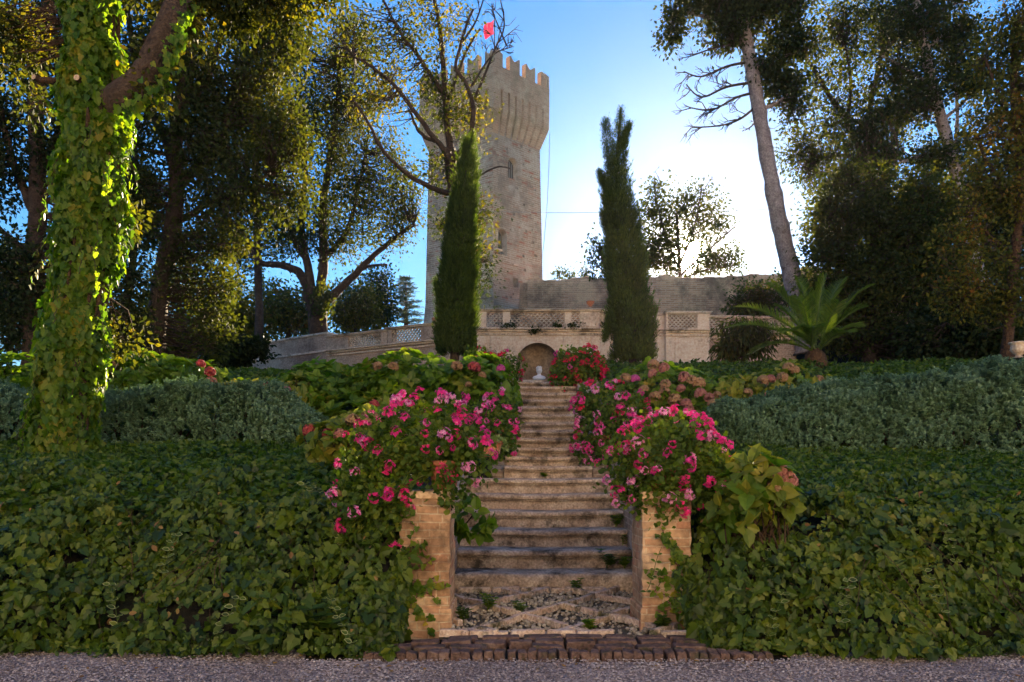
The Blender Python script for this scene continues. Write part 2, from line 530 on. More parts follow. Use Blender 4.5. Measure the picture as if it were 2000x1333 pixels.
xs = np.unique(np.round(np.concatenate([np.linspace(-150, -40, 12), np.linspace(-40, -8, 50), np.linspace(-8, 8, 161), np.linspace(8, 40, 50), np.linspace(40, 150, 12),
                                [-.86, -.84, -.61, -.59, 1.29, 1.31, 1.32, 1.34]]), 3))
ys = np.unique(np.round(np.concatenate([np.linspace(-60, 0, 10), np.linspace(0, 4.7, 6), np.linspace(4.7, 10, 90), np.linspace(10, 27, 150), np.linspace(27, 40, 40), np.linspace(40, 200, 14)]), 3))
GX, GY = np.meshgrid(xs, ys)
GZ = np.array([[ground_z(a, b_) for a in xs] for b_ in ys])
nx, ny = len(xs), len(ys)
i = np.arange(ny - 1)[:, None] * nx; j = np.arange(nx - 1)[None, :]
f = np.stack([i + j, i + j + 1, i + nx + j + 1, i + nx + j], -1).reshape(-1, 4)
g = MB(); g.add(np.stack([GX, GY, GZ], -1).reshape(-1, 3), f)
tag(g.build('ground', M['soil'], smooth=True), kind='structure')

# gravel path: a finely broken sheet with loose stones
g = MB()
gx = np.linspace(-9, 9, 241); gy = np.concatenate([[-59, -20, -5], np.linspace(0, 4.72, 70)])
A, B_ = np.meshgrid(gx, gy)
Z = np.array([[0.012 + .012 * mnoise.noise(Vector((a * 1.3, b_ * 1.3, 0))) for a in gx] for b_ in gy])
Z = np.maximum(Z, .004)
for q in range(len(gx)):
    if not (-1.35 < gx[q] < 1.75):
        B_[-1, q] = 5.06 + .05 * math.sin(gx[q] * 5) + .04 * math.sin(gx[q] * 13)
i = np.arange(len(gy) - 1)[:, None] * len(gx); j = np.arange(len(gx) - 1)[None, :]
f = np.stack([i + j, i + j + 1, i + len(gx) + j + 1, i + len(gx) + j], -1).reshape(-1, 4)
g.add(np.stack([A, B_, Z], -1).reshape(-1, 3), f)
for sx in (-1, 1):
    g.add([(sx * 9, -59, .006), (sx * 60, -59, .006), (sx * 60, 5.0, .006), (sx * 9, 5.0, .006)], [(0, 1, 2, 3)])
tag(g.build('gravel_path', M['gravel'], smooth=True), kind='structure')

OCT_V = [(1, 0, 0), (-1, 0, 0), (0, 1, 0), (0, -1, 0), (0, 0, .7), (0, 0, -.7), (.6, .6, .35), (-.6, .6, .35), (.6, -.6, .35), (-.6, -.6, .35)]
OCT = (OCT_V, [[(6, 4, 8), (8, 4, 9), (9, 4, 7), (7, 4, 6), (0, 6, 8), (2, 7, 6), (1, 9, 7), (3, 8, 9), (0, 2, 6), (2, 1, 7), (1, 3, 9), (3, 0, 8)]])
g = MB()
n = 26000
px_ = rng.uniform(-4.2, 4.2, n); py_ = 3.9 + 1.2 * rng.random(n)
ok = (py_ < 4.76) | ((px_ < -1.35) | (px_ > 1.75)) & (py_ < 5.06 + .06 * rng.standard_normal(n))
px_, py_ = px_[ok], py_[ok]
n = len(px_)
sz = .0045 + .006 * rng.random(n) ** 2
g.leaves(OCT, np.stack([px_, py_, .016 + sz * .3], -1), rdir(n) * [1, 1, .2], np.tile((0, 0, 1.), (n, 1)) + .3 * rdir(n), sz)
tag(g.build('loose_gravel', M['pebble'], smooth=False), kind='stuff')

# ------------------------------------------------------------------ threshold: brick edging and cobbled patch
def rough_box(mb, c, s, rz=0, jit=.006, mi=0, tilt=0):
    hx, hy, hz = s[0] / 2, s[1] / 2, s[2] / 2
    v = np.array([(-hx, -hy, -hz), (hx, -hy, -hz), (hx, hy, -hz), (-hx, hy, -hz), (-hx * .93, -hy * .93, hz), (hx * .93, -hy * .93, hz), (hx * .93, hy * .93, hz), (-hx * .93, hy * .93, hz)])
    v = v + rng.uniform(-jit, jit, v.shape)
    v[:, 2] += v[:, 0] * tilt
    ca, sa = math.cos(rz), math.sin(rz)
    v = np.stack([v[:, 0] * ca - v[:, 1] * sa, v[:, 0] * sa + v[:, 1] * ca, v[:, 2]], -1) + np.asarray(c)
    return mb.hexa(v, mi)


M['edge_brick'] = stonemat('edge_brick', [(.06, .04, .038), (.13, .08, .07), (.21, .145, .125)], scale=9, bump=.8, fine=50, moss=(.05, .05, .03), mossamt=.4)
M['strip_brick'] = stonemat('strip_brick', [(.36, .25, .2), (.54, .41, .34), (.68, .56, .47)], scale=6, bump=.8, fine=50, moss=(.08, .075, .04), mossamt=.5)
edge = thing('brick_edging', (.3, 4.85, 0), 'row of dark upright edging bricks between gravel and bottom of stairs', 'brick edging')
x = -.92
while x < 1.58:
    wd = .062 + .012 * random.random()
    far = max(0, abs(x - .3) - .78)
    mb = MB(); rough_box(mb, (x + wd / 2, 4.80 + .05 * far * random.random() + .012 * random.random(), .022 - .03 * min(1, far)), (wd - .006, .11, .078), rz=random.uniform(-.05, .05) * (1 + 3 * far), jit=.010, tilt=random.uniform(-.15, .15) * (1 + far))
    bevel(mb.build('edging_brick', M['edge_brick'], edge), .008, 2)
    x += wd
for row, (yy, zz) in enumerate(((4.93, .042), (5.05, .05), (5.16, .055))):
    x = (-.86, -.70, -.45)[row] + .1 * random.random()
    while x < 1.25 - .1 * row:
        ln = .17 + .12 * random.random()
        if random.random() < .88:
            mb = MB(); rough_box(mb, (x + ln / 2, yy + .008 * random.random(), zz - .02 + .01 * random.random()), (ln - .012, .10, .07), rz=random.uniform(-.05, .05), jit=.006, tilt=random.uniform(-.04, .04))
            bevel(mb.build('flat_brick', M['edge_brick'], edge), .007, 2)
        x += ln

g = MB()                              # bed of earth that carries the cobbles
bx = np.linspace(-.50, 1.2, 30); by = np.linspace(5.2, 7.25, 30)
A, B_ = np.meshgrid(bx, by)
Z = np.array([[.03 + .02 * mnoise.noise(Vector((a * 3, b_ * 3, 5))) for a in bx] for b_ in by])
i = np.arange(29)[:, None] * 30; j = np.arange(29)[None, :]
g.add(np.stack([A, B_, Z], -1).reshape(-1, 3), np.stack([i + j, i + j + 1, i + 30 + j + 1, i + 30 + j], -1).reshape(-1, 4))
M['bed'] = stonemat('sandy_bed', [(.06, .045, .03), (.13, .10, .07), (.10, .10, .05)], scale=5, bump=.6, fine=40)
patch = tag(g.build('cobbled_path', M['bed'], smooth=True), kind='structure')
SPH_V = []; SPH_F = []
for a in range(5):
    for b_ in range(8):
        th = math.pi * (a + .5) / 5.0; ph = 2 * math.pi * b_ / 8
        SPH_V.append((math.sin(th) * math.cos(ph), math.sin(th) * math.sin(ph), .7 * math.cos(th)))
for a in range(4):
    for b_ in range(8):
        SPH_F.append((a * 8 + b_, a * 8 + (b_ + 1) % 8, (a + 1) * 8 + (b_ + 1) % 8, (a + 1) * 8 + b_))
SPH = (SPH_V, [SPH_F, [tuple(range(7, -1, -1)), ]])
SPHT = (SPH_V, [[(q[0], q[1], q[2], q[3]) for q in SPH_F]])
g = MB(); n = 2100
pp = np.stack([rng.uniform(-.48, 1.18, n), rng.uniform(5.22, 7.2, n), .040 + .02 * rng.random(n)], -1)
g.leaves(SPHT, pp, rdir(n) * [1, 1, .3], np.tile((0, 0, 1.), (n, 1)) + .4 * rdir(n), .008 + .013 * rng.random(n) ** 2)
cob = g.build('cobbles', M['cobble'], patch, smooth=True); tag(cob, kind='stuff')
def strip(a, b_, wd=.05):
    a = np.array(a); b_ = np.array(b_); dd = b_ - a; ln = np.linalg.norm(dd); rz = math.atan2(dd[1], dd[0])
    k = 0
    while k < ln - .05:
        s = min(.2 + .12 * random.random(), ln - k)
        c = a + dd / ln * (k + s / 2)
        if random.random() < .9 and -.52 < c[0] < 1.2 and 5.2 < c[1] < 7.2:
            mb = MB(); rough_box(mb, (c[0], c[1], .066 + .01 * random.random()), (s - .006, wd, .05), rz=rz + random.uniform(-.06, .06), jit=.004, tilt=random.uniform(-.05, .05))
            bevel(mb.build('brick_strip', M['strip_brick'], patch), .006, 2)
        k += s
for q in (-1.0, -.35, .3, .95):
    strip((q, 5.2), (q + 1.35, 7.2)); strip((q + .9, 5.2), (q - .45, 7.2))
strip((-.5, 5.24), (1.2, 5.24)); strip((-.5, 7.12), (1.2, 7.12))

# ------------------------------------------------------------------ stairs
LOW = [(7.2 + .38 * k, yy) for k, yy in enumerate((1120, 1075, 1035, 998, 965, 935))]
UPP = [(9.75 + .385 * k, yy) for k, yy in enumerate((910, 891, 874, 855, 839.5, 824, 809, 793, 780, 767, 754))] + [(14.35, 745)]
stair = thing('stone_staircase', (.3, 7.2, 0), 'worn stone garden staircase climbing between flowering pots to the niche', 'staircase')


def step(x0, x1, D, ztop, zbot, run, seed, plainface=False):
    """one stone slab with a rounded, worn nosing over a set-back riser"""
    h = ztop - zbot; r = min(.03, h * .22); nose = 0 if plainface else .035
    prof = []
    if plainface:
        prof = [(.0, zbot - .05), (-.004, zbot + h * .5), (0, ztop - .035), (.012, ztop - .008), (.05, ztop + .002)]
    else:
        prof = [(nose, zbot - .05), (nose + .004, zbot + h * .35), (nose, ztop - 2.4 * r), (.012, ztop - 2.25 * r)]
        for a in np.linspace(-100, 90, 8):
            prof.append((r - r * math.cos(R(a)), ztop - r + r * math.sin(R(a))))
        prof.append((.1, ztop + .002))
    prof += [(run * .6, ztop), (run + .06, ztop + .002)]
    n = 40
    xx = np.linspace(x0, x1, n); V = []
    mid = (x0 + x1) / 2
    for x in xx:
        sag = -.012 * math.exp(-((x - mid) / .45) ** 2)
        for k, (a, z) in enumerate(prof):
            nz = mnoise.noise(Vector((x * 3, seed * 5.1, k * .3))) * .006 + mnoise.noise(Vector((x * 11, seed * 3.3, k * .7))) * .004
            ny_ = mnoise.noise(Vector((x * 2.2, seed * 7.7, 3))) * .010 + mnoise.noise(Vector((x * 14, seed * 2.1, k * .8))) * .006
            V.append((x, D + a + ny_, z + (nz + sag) * (1 if z > zbot + .02 else 0)))
    m = len(prof)
    i = np.arange(n - 1)[:, None] * m; j = np.arange(m - 1)[None, :]
    f = np.stack([i + j, i + m + j, i + m + j + 1, i + j + 1], -1).reshape(-1, 4)
    mb = MB(); mb.add(V, f)
    # ends
    for e in (0, (n - 1) * m):
        pts = np.array(V[e:e + m]); c = np.array([[pts[0][0], pts[-1][1], zbot - .05]])
        fan = [(m, k, k + 1) if e else (m, k + 1, k) for k in range(m - 1)]
        mb.add(np.vstack([pts, c]), fan)
    return mb.build('step', M['step'], stair, smooth=True)


zb = .0
STEPZ = []
for k, (D, yy) in enumerate(LOW):
    z = PZ(yy, D)
    step(-.54, 1.17 + .012 * k, D, z, zb, .38 if k < 5 else .72, k + 1, plainface=(k == 0))
    STEPZ.append((D, z)); zb = z
for k, (D, yy) in enumerate(UPP):
    z = PZ(yy, D); c = .46 + .032 * (D - 9.75)
    last = k == len(UPP) - 1
    step(c - (.56 if not last else 1.3), c + (.56 if not last else 1.4), D, z, zb, .385 if k < 10 else (.75 if k == 10 else 9.1), k + 11)
    STEPZ.append((D, z)); zb = z

# walls that flank the flights
def slope_wall(name, x0, x1, pts, mat, label):
    """pts: (y, z top); sloping top, foot below ground"""
    mb = MB()
    for (ya, za), (yb, zb2) in zip(pts[:-1], pts[1:]):
        lo = min(za, zb2) - 1.0
        dx0, dx1 = (x0(ya), x0(yb)), (x1(ya), x1(yb))
        mb.hexa([(dx0[0], ya, lo), (dx1[0], ya, lo), (dx1[1], yb, lo), (dx0[1], yb, lo), (dx0[0], ya, za), (dx1[0], ya, za), (dx1[1], yb, zb2), (dx0[1], yb, zb2)])
    o = mb.build(name, mat, uv=True)
    return tag(o, label, 'low wall')


slope_wall('stair_wall', lambda y: -.78, lambda y: -.545 - .0 * y, [(6.02, .70), (7.0, .74), (9.2, 1.32), (9.7, 1.34)], M['flank'], 'low brick wall along the left side of the lower steps behind the left pillar')
slope_wall('stair_wall', lambda y: 1.175 + .03 * (y - 7.2), lambda y: 1.42, [(6.02, .70), (7.0, .74), (9.2, 1.32), (9.7, 1.34)], M['flank'], 'low brick wall along the right side of the lower steps behind the right pillar')
cxu = lambda y: .46 + .032 * (y - 9.75)
slope_wall('stair_wall', lambda y: cxu(y) - .95, lambda y: cxu(y) - .57, [(9.85, 1.19), (13.8, 2.78), (14.3, 2.9)], M['flank'], 'stone flank wall carrying pots left of the narrow upper steps')
slope_wall('stair_wall', lambda y: cxu(y) + .57, lambda y: cxu(y) + .95, [(9.85, 1.19), (13.8, 2.78), (14.3, 2.9)], M['flank'], 'stone flank wall carrying pots right of the narrow upper steps')

# brick pillars
def pillar(x0, x1, label, twist):
    D = 5.54
    zt = PZ(960, D); dp = .46
    root = thing('brick_pillar', ((x0 + x1) / 2, D + dp / 2, 0), label, 'pillar')
    mb = MB(); n = 16
    zz = np.linspace(.10, zt - .055, n)
    for a, b_ in zip(zz[:-1], zz[1:]):
        pass
    ring = lambda z, e: [(x0 - e, D - e, z), (x1 + e, D - e, z), (x1 + e, D + dp + e, z), (x0 - e, D + dp + e, z)]
    V = []
    for z in zz:
        V += ring(z, .004 * mnoise.noise(Vector((x0, z * 4, 0))))
    V = np.array(V); V[:, :2] += rng.uniform(-.006, .006, (len(V), 2))
    fs = []
    for k in range(n - 1):
        for q in range(4):
            fs.append((k * 4 + q, k * 4 + (q + 1) % 4, k * 4 + 4 + (q + 1) % 4, k * 4 + 4 + q))
    mb.add(V, fs)
    bevel(mb.build('shaft', M['pillar'], root, uv=True), .01)
    mb = MB(); rough_box(mb, ((x0 + x1) / 2, D + dp / 2, zt - .028), (x1 - x0 + .03, dp + .03, .055), jit=.003)
    bevel(mb.build('cap', M['pillar_cap'], root, uv=True), .01)
    mb = MB(); mb.hexa([(x0 - .015, D - .02, -.08), (x1 + .015, D - .02, -.08), (x1 + .015, D + dp + .02, -.08), (x0 - .015, D + dp + .02, -.08), (x0 - .015, D - .02, .19), (x1 + .015, D - .02, .19), (x1 + .015, D + dp + .02, .19), (x0 - .015, D + dp + .02, .19)])
    bevel(mb.build('plinth', M['pillar'], root, uv=True), .012)
    return root, zt


pillar(PX(780, 5.54), PX(879, 5.54), 'ochre brick pillar at the foot of the stairs with ivy creeping over its left edge', 0)
pillar(PX(1254, 5.54), PX(1350, 5.54), 'smoother ochre pillar at the foot of the stairs, ivy covering its right side', 0)

# ------------------------------------------------------------------ retaining wall with niche
def lattice(o, u, l, z0, z1, name, parent, mat, pitch=.135):
    """panel of overlapping arched tiles, open between them"""
    mb = MB(); o = np.asarray(o, float); u3 = np.array((u[0], u[1], 0)); nrm = np.array((-u[1], u[0], 0))
    nc = max(1, round(l / pitch)); pt = l / nc; r0 = pt * .5
    rows = max(2, round((z1 - z0) / (pt * .52))); dz = (z1 - z0) / rows
    for rr_ in range(rows + 1):
        off = 0 if rr_ % 2 == 0 else -.5
        for c in range(nc + (1 if rr_ % 2 else 0)):
            cx_ = (c + .5 + off) * pt; cz = z0 + (rr_ - .15) * dz
            prev = None
            for a in np.linspace(0, 180, 7):
                ca, sa = math.cos(R(a)), math.sin(R(a))
                p_in = np.array(((r0 - .013) * ca + cx_, (dz * 1.0 - .013) * sa + cz)); p_out = np.array(((r0 + .008) * ca + cx_, (dz * 1.0 + .008) * sa + cz))
                for pq in (p_in, p_out):
                    pq[0] = min(max(pq[0], 0), l); pq[1] = min(max(pq[1], z0), z1)
                if prev is not None:
                    q = [prev[0], prev[1], p_out, p_in]
                    w3 = [(o[0] + u[0] * s[0] + nrm[0] * dd, o[1] + u[1] * s[0] + nrm[1] * dd, s[1]) for dd in (.03, .12) for s in q]
                    mb.hexa(w3)
                prev = (p_in, p_out)
    return mb.build(name, mat, parent)


def balustrade(o, u, segs, z0, z1, parent, mat, trim, th=.28, rail=.07):
    """segs: list of (kind, start, end) along u; kind 'pier' or 'lattice'; top rail over all"""
    s0 = min(s[1] for s in segs); s1 = max(s[2] for s in segs)
    u = np.asarray(u, float); o = np.asarray(o, float)
    for k, a, b_ in segs:
        oo = o + u * a
        if k == 'pier':
            mb = MB(); mb.obox(oo, u, th, b_ - a, z0, z1)
            bevel(mb.build('pier', mat, parent, uv=True), .01)
        elif k == 'panel':
            mb = MB(); mb.obox(oo, u, th, b_ - a, z0, z1)
            e = (b_ - a) * .18
            nrm = np.array((-u[1], u[0]))
            mb.obox(oo + u * e - nrm * .025, u, .03, b_ - a - 2 * e, z0 + .04, z1 - .04)
            bevel(mb.build('pier', mat, parent, uv=True), .008)
        else:
            lattice(oo, u, b_ - a, z0 + .03, z1, 'lattice', parent, trim)
            mb = MB(); mb.obox(oo, u, th, b_ - a, z0 - .002, z0 + .03)
            mb.build('lattice_sill', trim, parent)
    nrm = np.array((-u[1], u[0]))
    mb = MB(); mb.obox(o + u * (s0 - .05) - nrm * .05, u, th + .1, s1 - s0 + .1, z1 + .002, z1 + rail * .55)
    mb.obox(o + u * (s0 - .08) - nrm * .09, u, th + .18, s1 - s0 + .16, z1 + rail * .55 + .002, z1 + rail)
    bevel(mb.build('top_rail', trim, parent), .012)


DW = 23.0
rw = thing('retaining_wall', (.7, DW, 2.8), 'pale brick terrace wall with an arched niche and a latticed balustrade above the stairs', 'garden wall')
xL, xR = PX(925, DW), PX(1172, DW)
zC = PZ(645, DW); zFoot = 2.2
nx0, nx1 = PX(1008, DW), PX(1093, DW); nc_ = (nx0 + nx1) / 2; nr_ = (nx1 - nx0) / 2
zsp = PZ(670, DW) - nr_; zsill = PZ(743, DW)
mb = MB(); K = 16
# front around the niche opening, built as slabs so that the niche is a real hollow
mb.box((xL, DW, zFoot), (nx0, DW + .5, zC)); mb.box((nx1, DW, zFoot), (xR, DW + .5, zC))
mb.box((nx0, DW, zFoot), (nx1, DW + .5, zsill))
for k in range(K):
    a0, a1 = math.pi - math.pi * k / K, math.pi - math.pi * (k + 1) / K
    p0 = (nc_ + nr_ * math.cos(a0), zsp + nr_ * math.sin(a0)); p1 = (nc_ + nr_ * math.cos(a1), zsp + nr_ * math.sin(a1))
    mb.hexa([(p0[0], DW, p0[1]), (p1[0], DW, p1[1]), (p1[0], DW + .5, p1[1]), (p0[0], DW + .5, p0[1]), (p0[0], DW, zC), (p1[0], DW, zC), (p1[0], DW + .5, zC), (p0[0], DW + .5, zC)])
# canted right end
cR = PX(1195, DW + .5)
mb.hexa([(xR, DW, zFoot), (cR, DW + .55, zFoot), (cR, DW + .9, zFoot), (xR, DW + .5, zFoot), (xR, DW, zC), (cR, DW + .55, zC), (cR, DW + .9, zC), (xR, DW + .5, zC)])
mb.build('wall_face', M['wall'], rw, uv=True)
# hollow: half cylinder and quarter sphere
mb = MB()
ths = np.linspace(0, math.pi, 25)
V = []
for z in np.linspace(zsill, zsp, 5):
    V += [(nc_ - nr_ * math.cos(t), DW + .02 + nr_ * 1.05 * math.sin(t), z) for t in ths]
for el in np.linspace(0, R(90), 9)[1:]:
    V += [(nc_ - nr_ * math.cos(el) * math.cos(t), DW + .02 + nr_ * 1.05 * math.cos(el) * math.sin(t), zsp + nr_ * math.sin(el)) for t in ths]
m_ = len(ths)
i = np.arange(12)[:, None] * m_; j = np.arange(m_ - 1)[None, :]
mb.add(V, np.stack([i + j, i + m_ + j, i + m_ + j + 1, i + j + 1], -1).reshape(-1, 4))
mb.build('niche', M['niche'], rw, smooth=True)
mb = MB(); mb.box((nx0 - .04, DW - .1, zsill - .09), (nx1 + .04, DW + .62, zsill + .003)); bevel(mb.build('niche_sill', M['trim'], rw), .015)
# arch moulding
mb = MB()
for k in range(K):
    a0, a1 = math.pi - math.pi * k / K, math.pi - math.pi * (k + 1) / K
    q = [(nc_ + rr_ * math.cos(a), zsp + rr_ * math.sin(a)) for a, rr_ in ((a0, nr_ + .003), (a1, nr_ + .003), (a1, nr_ + .10), (a0, nr_ + .10))]
    mb.hexa([(x, DW - .035, z) for x, z in q] + [(x, DW - .002, z) for x, z in q])
mb.build('arch_moulding', M['wall'], rw, uv=True)
# pilaster strips
for a, b_ in ((928, 948), (958, 978), (1100, 1118), (1132, 1150), (1156, 1171)):
    mb = MB(); mb.box((PX(a, DW), DW - .05, zFoot), (PX(b_, DW), DW - .003, PZ(657, DW))); bevel(mb.build('pilaster', M['wall'], rw, uv=True), .008)
# frieze and cornice, following the canted end
def cornice(pts, z, parent, trim):
    for dz0, dz1, pr in ((-.16, -.10, .05), (-.06, .0, .08), (.003, .05, .15)):
        mb = MB(); pts_ = [np.array(p, float) for p in pts]
        for p, q in zip(pts_[:-1], pts_[1:]):
            d_ = unit(q - p); nn = np.array((d_[1], -d_[0]))
            a, b_ = p - d_ * pr * .4, q + d_ * pr * .4
            v = [a + nn * pr, b_ + nn * pr, b_ - nn * .2, a - nn * .2]
            mb.hexa([(k_[0], k_[1], z + dz0) for k_ in v] + [(k_[0], k_[1], z + dz1) for k_ in v])
        bevel(mb.build('cornice', trim, parent), .012)


cornice([(xL, DW), (xR, DW)], zC, rw, M['trim'])
cornice([(xR + .03, DW + .03), (cR, DW + .55)], zC - .004, rw, M['trim'])
zb0, zb1 = zC + .055, PZ(609, DW)
sg = [('lattice', 950, 982), ('pier', 982, 996), ('lattice', 996, 1103), ('pier', 1103, 1116), ('lattice', 1116, 1133), ('panel', 1133, 1171)]
segs = [('pier', 0, PX(950, DW) - xL)] + [(k, PX(a, DW) - xL, PX(b_, DW) - xL) for k, a, b_ in sg]
balustrade((xL, DW), (1, 0), segs, zb0, zb1, rw, M['wall'], M['trim'])
uc = unit(np.array((cR - xR, .55)))
balustrade((xR + .06, DW + .06), uc, [('lattice', 0, .36), ('pier', .36, .5)], zb0, zb1 - .004, rw, M['wall'], M['trim'])

def wing(p0, p1, ztop, zcor, zfoot, segs, label, mat, name='terrace_wall'):
    p0 = np.array(p0, float); p1 = np.array(p1, float); u = unit(p1 - p0); ln = np.linalg.norm(p1 - p0)
    root = thing(name, (p0[0], p0[1], zfoot), label, 'garden wall')
    mb = MB(); mb.obox(p0, u, .45, ln, zfoot, zcor); mb.build('wall_face', mat, root, uv=True)
    cornice([p0, p1], zcor, root, M['trim'])
    if segs:
        balustrade(p0, u, [(k, a * ln, b_ * ln) for k, a, b_ in segs], zcor + .055, ztop - .07, root, mat, M['trim'])
    return root


# right wing: near block, then a set-back stretch
Dr = 23.7
r1 = wing((PX(1195, Dr), Dr), (PX(1300, Dr), Dr), PZ(612, Dr), PZ(647, Dr), 2.4, [('panel', 0, .45), ('lattice', .45, .7), ('panel', .7, 1)], 'crumbling pale wall with blank balustrade panel right of the niche, behind the right cypress', M['wall'])
Dr2 = 23.45
wing((PX(1301, Dr2), Dr2), (PX(1386, Dr2), Dr2), PZ(609, Dr2), PZ(647, Dr2), 2.4, [('pier', 0, .05), ('lattice', .05, .72), ('pier', .72, 1)], 'pale projecting wall block with a latticed opening right of the cypress', M['wall'])
mb = MB(); mb.box((PX(1318, Dr2), Dr2 - .04, 2.4), (PX(1355, Dr2), Dr2 - .003, PZ(668, Dr2)))
pb = bpy.data.objects[[o.name for o in bpy.data.objects if o.name.startswith('terrace_wall')][-1]]
bevel(mb.build('wall_panel', M['wall'], pb, uv=True), .01)
Dr3 = 24.1
wing((PX(1387, Dr3), Dr3), (PX(1560, Dr3), Dr3 + .2), PZ(617, Dr3), PZ(652, Dr3), 2.4, [('lattice', 0, .45), ('pier', .45, .52), ('lattice', .52, .95), ('pier', .95, 1)], 'set back latticed wall running behind the palm', M['wing'])
# left wing steps back and away
D1_, D2_, D3_, D4_ = 24.0, 25.6, 27.0, 30.0
pA, pB, pC, pD = (PX(925, D1_), D1_), (PX(757, D2_), D2_), (PX(640, D3_), D3_), (PX(470, D4_), D4_)
wing(pB, pA, PZ(632, 24.8), PZ(668, 24.8), 2.6, [('pier', 0, .05), ('lattice', .05, .40), ('panel', .40, .62), ('lattice', .62, .95), ('pier', .95, 1)], 'weathered latticed wall left of the niche, partly behind the left cypress', M['wing'])
wing(pC, (pB[0] - .02, pB[1] + .05), PZ(650, 26.3), PZ(682, 26.3), 2.6, [('pier', 0, .36), ('lattice', .36, .9), ('pier', .9, 1)], 'lower latticed wall with one open panel, next to the plain brick wall', M['wing'])
lowroot = thing('terrace_wall', (pD[0], pD[1], 2.6), 'long plain brick wall without openings, dead vine stems on it, at the far left of the terrace', 'garden wall')
mb = MB(); ulow = unit(np.array(pC) - np.array(pD)); llow = np.linalg.norm(np.array(pC) - np.array(pD))
zlow = PZ(662, 28)
mb.obox(pD, ulow, .45, llow, 2.6, zlow); mb.build('wall_face', M['wing'], lowroot, uv=True)
mb = MB(); nl = np.array((-ulow[1], ulow[0])); mb.obox(np.array(pD) - nl * .05, ulow, .55, llow, zlow + .002, zlow + .07); bevel(mb.build('coping', M['trim'], lowroot), .012)
mb = MB(); mb.obox(np.array(pD) - nl * .05, ulow, .06, llow, zlow - .62, zlow - .55); mb.build('band', M['trim'], lowroot)
for t in (.28, .42, .5, .58):
    q = np.array(pD) + ulow * llow * t - nl * .03
    mb = MB(); mb.tube([(q[0] + a * .1 * math.sin(a * 3 + t * 9) - .1 * a, q[1], 3.0 + a * .75) for a in np.linspace(0, 2.4, 8)], .014, 5)
    mb.build('dead_vine_stem', M['bark'], lowroot)

# urns
def urn(px, py, D, w_px, label, mat, group=None, tall=False):
    wd = w_px / F * D / 2; h = wd * (1.15 if not tall else 2.0)
    zb_ = PZ(py, D)
    o = MB()
    if tall:
        pr = [(.0, 0), (.62, 0), (.62, .1), (.38, .18), (.3, .3), (.62, .55), (.86, .9), (.78, 1.3), (.8, 1.5), (1, 1.6), (1, 1.72), (.84, 1.72), (.7, 1.4), (0, 1.2)]
    else:
        pr = [(0, 0), (.5, 0), (.5, .08), (.3, .16), (.28, .24), (.7, .42), (.92, .72), (.86, .9), (1, .95), (1, 1.1), (.86, 1.1), (.74, .9), (0, .75)]
    o.lathe([(a * wd, b_ * wd) for a, b_ in pr], (PX(px, D), D, zb_), 20)
    return tag(o.build('urn', mat, smooth=True), label, 'urn', group)


urn(851, 631, 24.8, 17, 'terracotta bowl on the weathered balustrade left of the left cypress', M['terracotta'], 'terracotta bowls on the balustrade')
urn(1153, 598.5, DW + .14, 17, 'terracotta bowl standing on the balustrade above the right geranium of the niche', M['terracotta'], 'terracotta bowls on the balustrade')
urn(1279, 611, Dr + .14, 17, 'terracotta bowl on the balustrade just right of the right cypress', M['terracotta'], 'terracotta bowls on the balustrade')
urn(1990, 700, 15.5, 36, 'pale stone urn beside the slim trunk at the right edge', M['trim'], None, True)

# bust in the niche
def bust(px, py, D):
    c = P(px, py, D); s = 1.42
    root = thing('bust', c, 'small white plaster bust with a leafy cap, standing in the arched niche', 'bust')
    V = []; th = np.linspace(0, 2 * np.pi, 24, endpoint=False)
    rings = [(0, .10, .065, 0), (.02, .135, .075, 0), (.05, .14, .075, 0), (.075, .11, .065, 0), (.09, .05, .045, 0), (.115, .036, .038, 0), (.135, .038, .042, -.006), (.15, .052, .06, -.012), (.175, .062, .068, -.012), (.2, .066, .072, -.01), (.225, .06, .066, -.006), (.245, .042, .048, -.002), (.256, .012, .016, 0)]
    for z, a, b_, oy in rings:
        for t in th:
            x = a * math.cos(t); y = b_ * math.sin(t) + oy
            if z > .14 and math.sin(t) < -.9 and .165 < z < .19:
                y -= .012
            V.append((c[0] + x * s, c[1] + y * s, c[2] + z * s))
    m_ = len(th); i = np.arange(len(rings) - 1)[:, None] * m_; j = np.arange(m_)[None, :]; k = (j + 1) % m_
    mb = MB(); mb.add(V, np.stack([i + j, i + k, i + m_ + k, i + m_ + j], -1).reshape(-1, 4))
    hd = mb.build('bust_body', M['marble'], root, smooth=True)
    mb = MB()
    hp = c + np.array((0, -.01, .235)) * s
    for _ in range(28):
        a = rng.uniform(0, 2 * np.pi); e = rng.uniform(-.15, 1.2)
        p = hp + s * np.array((.062 * math.cos(a) * math.cos(e), .066 * math.sin(a) * math.cos(e), .045 * math.sin(e)))
        mb.leaves(SPHT, [p], [(1, 0, .1)], [(0, 0, 1)], .018 * s)
    mb.build('curled_hair', M['marble'], root, smooth=True)
    mb = MB()
    for sx in (-1, 1):
        mb.leaves(SPHT, [c + np.array((sx * .054, -.008, .185)) * s], [(0, 0, 1.)], [(sx, 0, 0.)], .014 * s)
    mb.leaves(SPHT, [c + np.array((0, -.075, .183)) * s], [(0, 0, 1.)], [(0, 1, 0.)], .011 * s)
    mb.build('face_details', M['marble'], root, smooth=True)


bust(1053, 742, DW + .18)

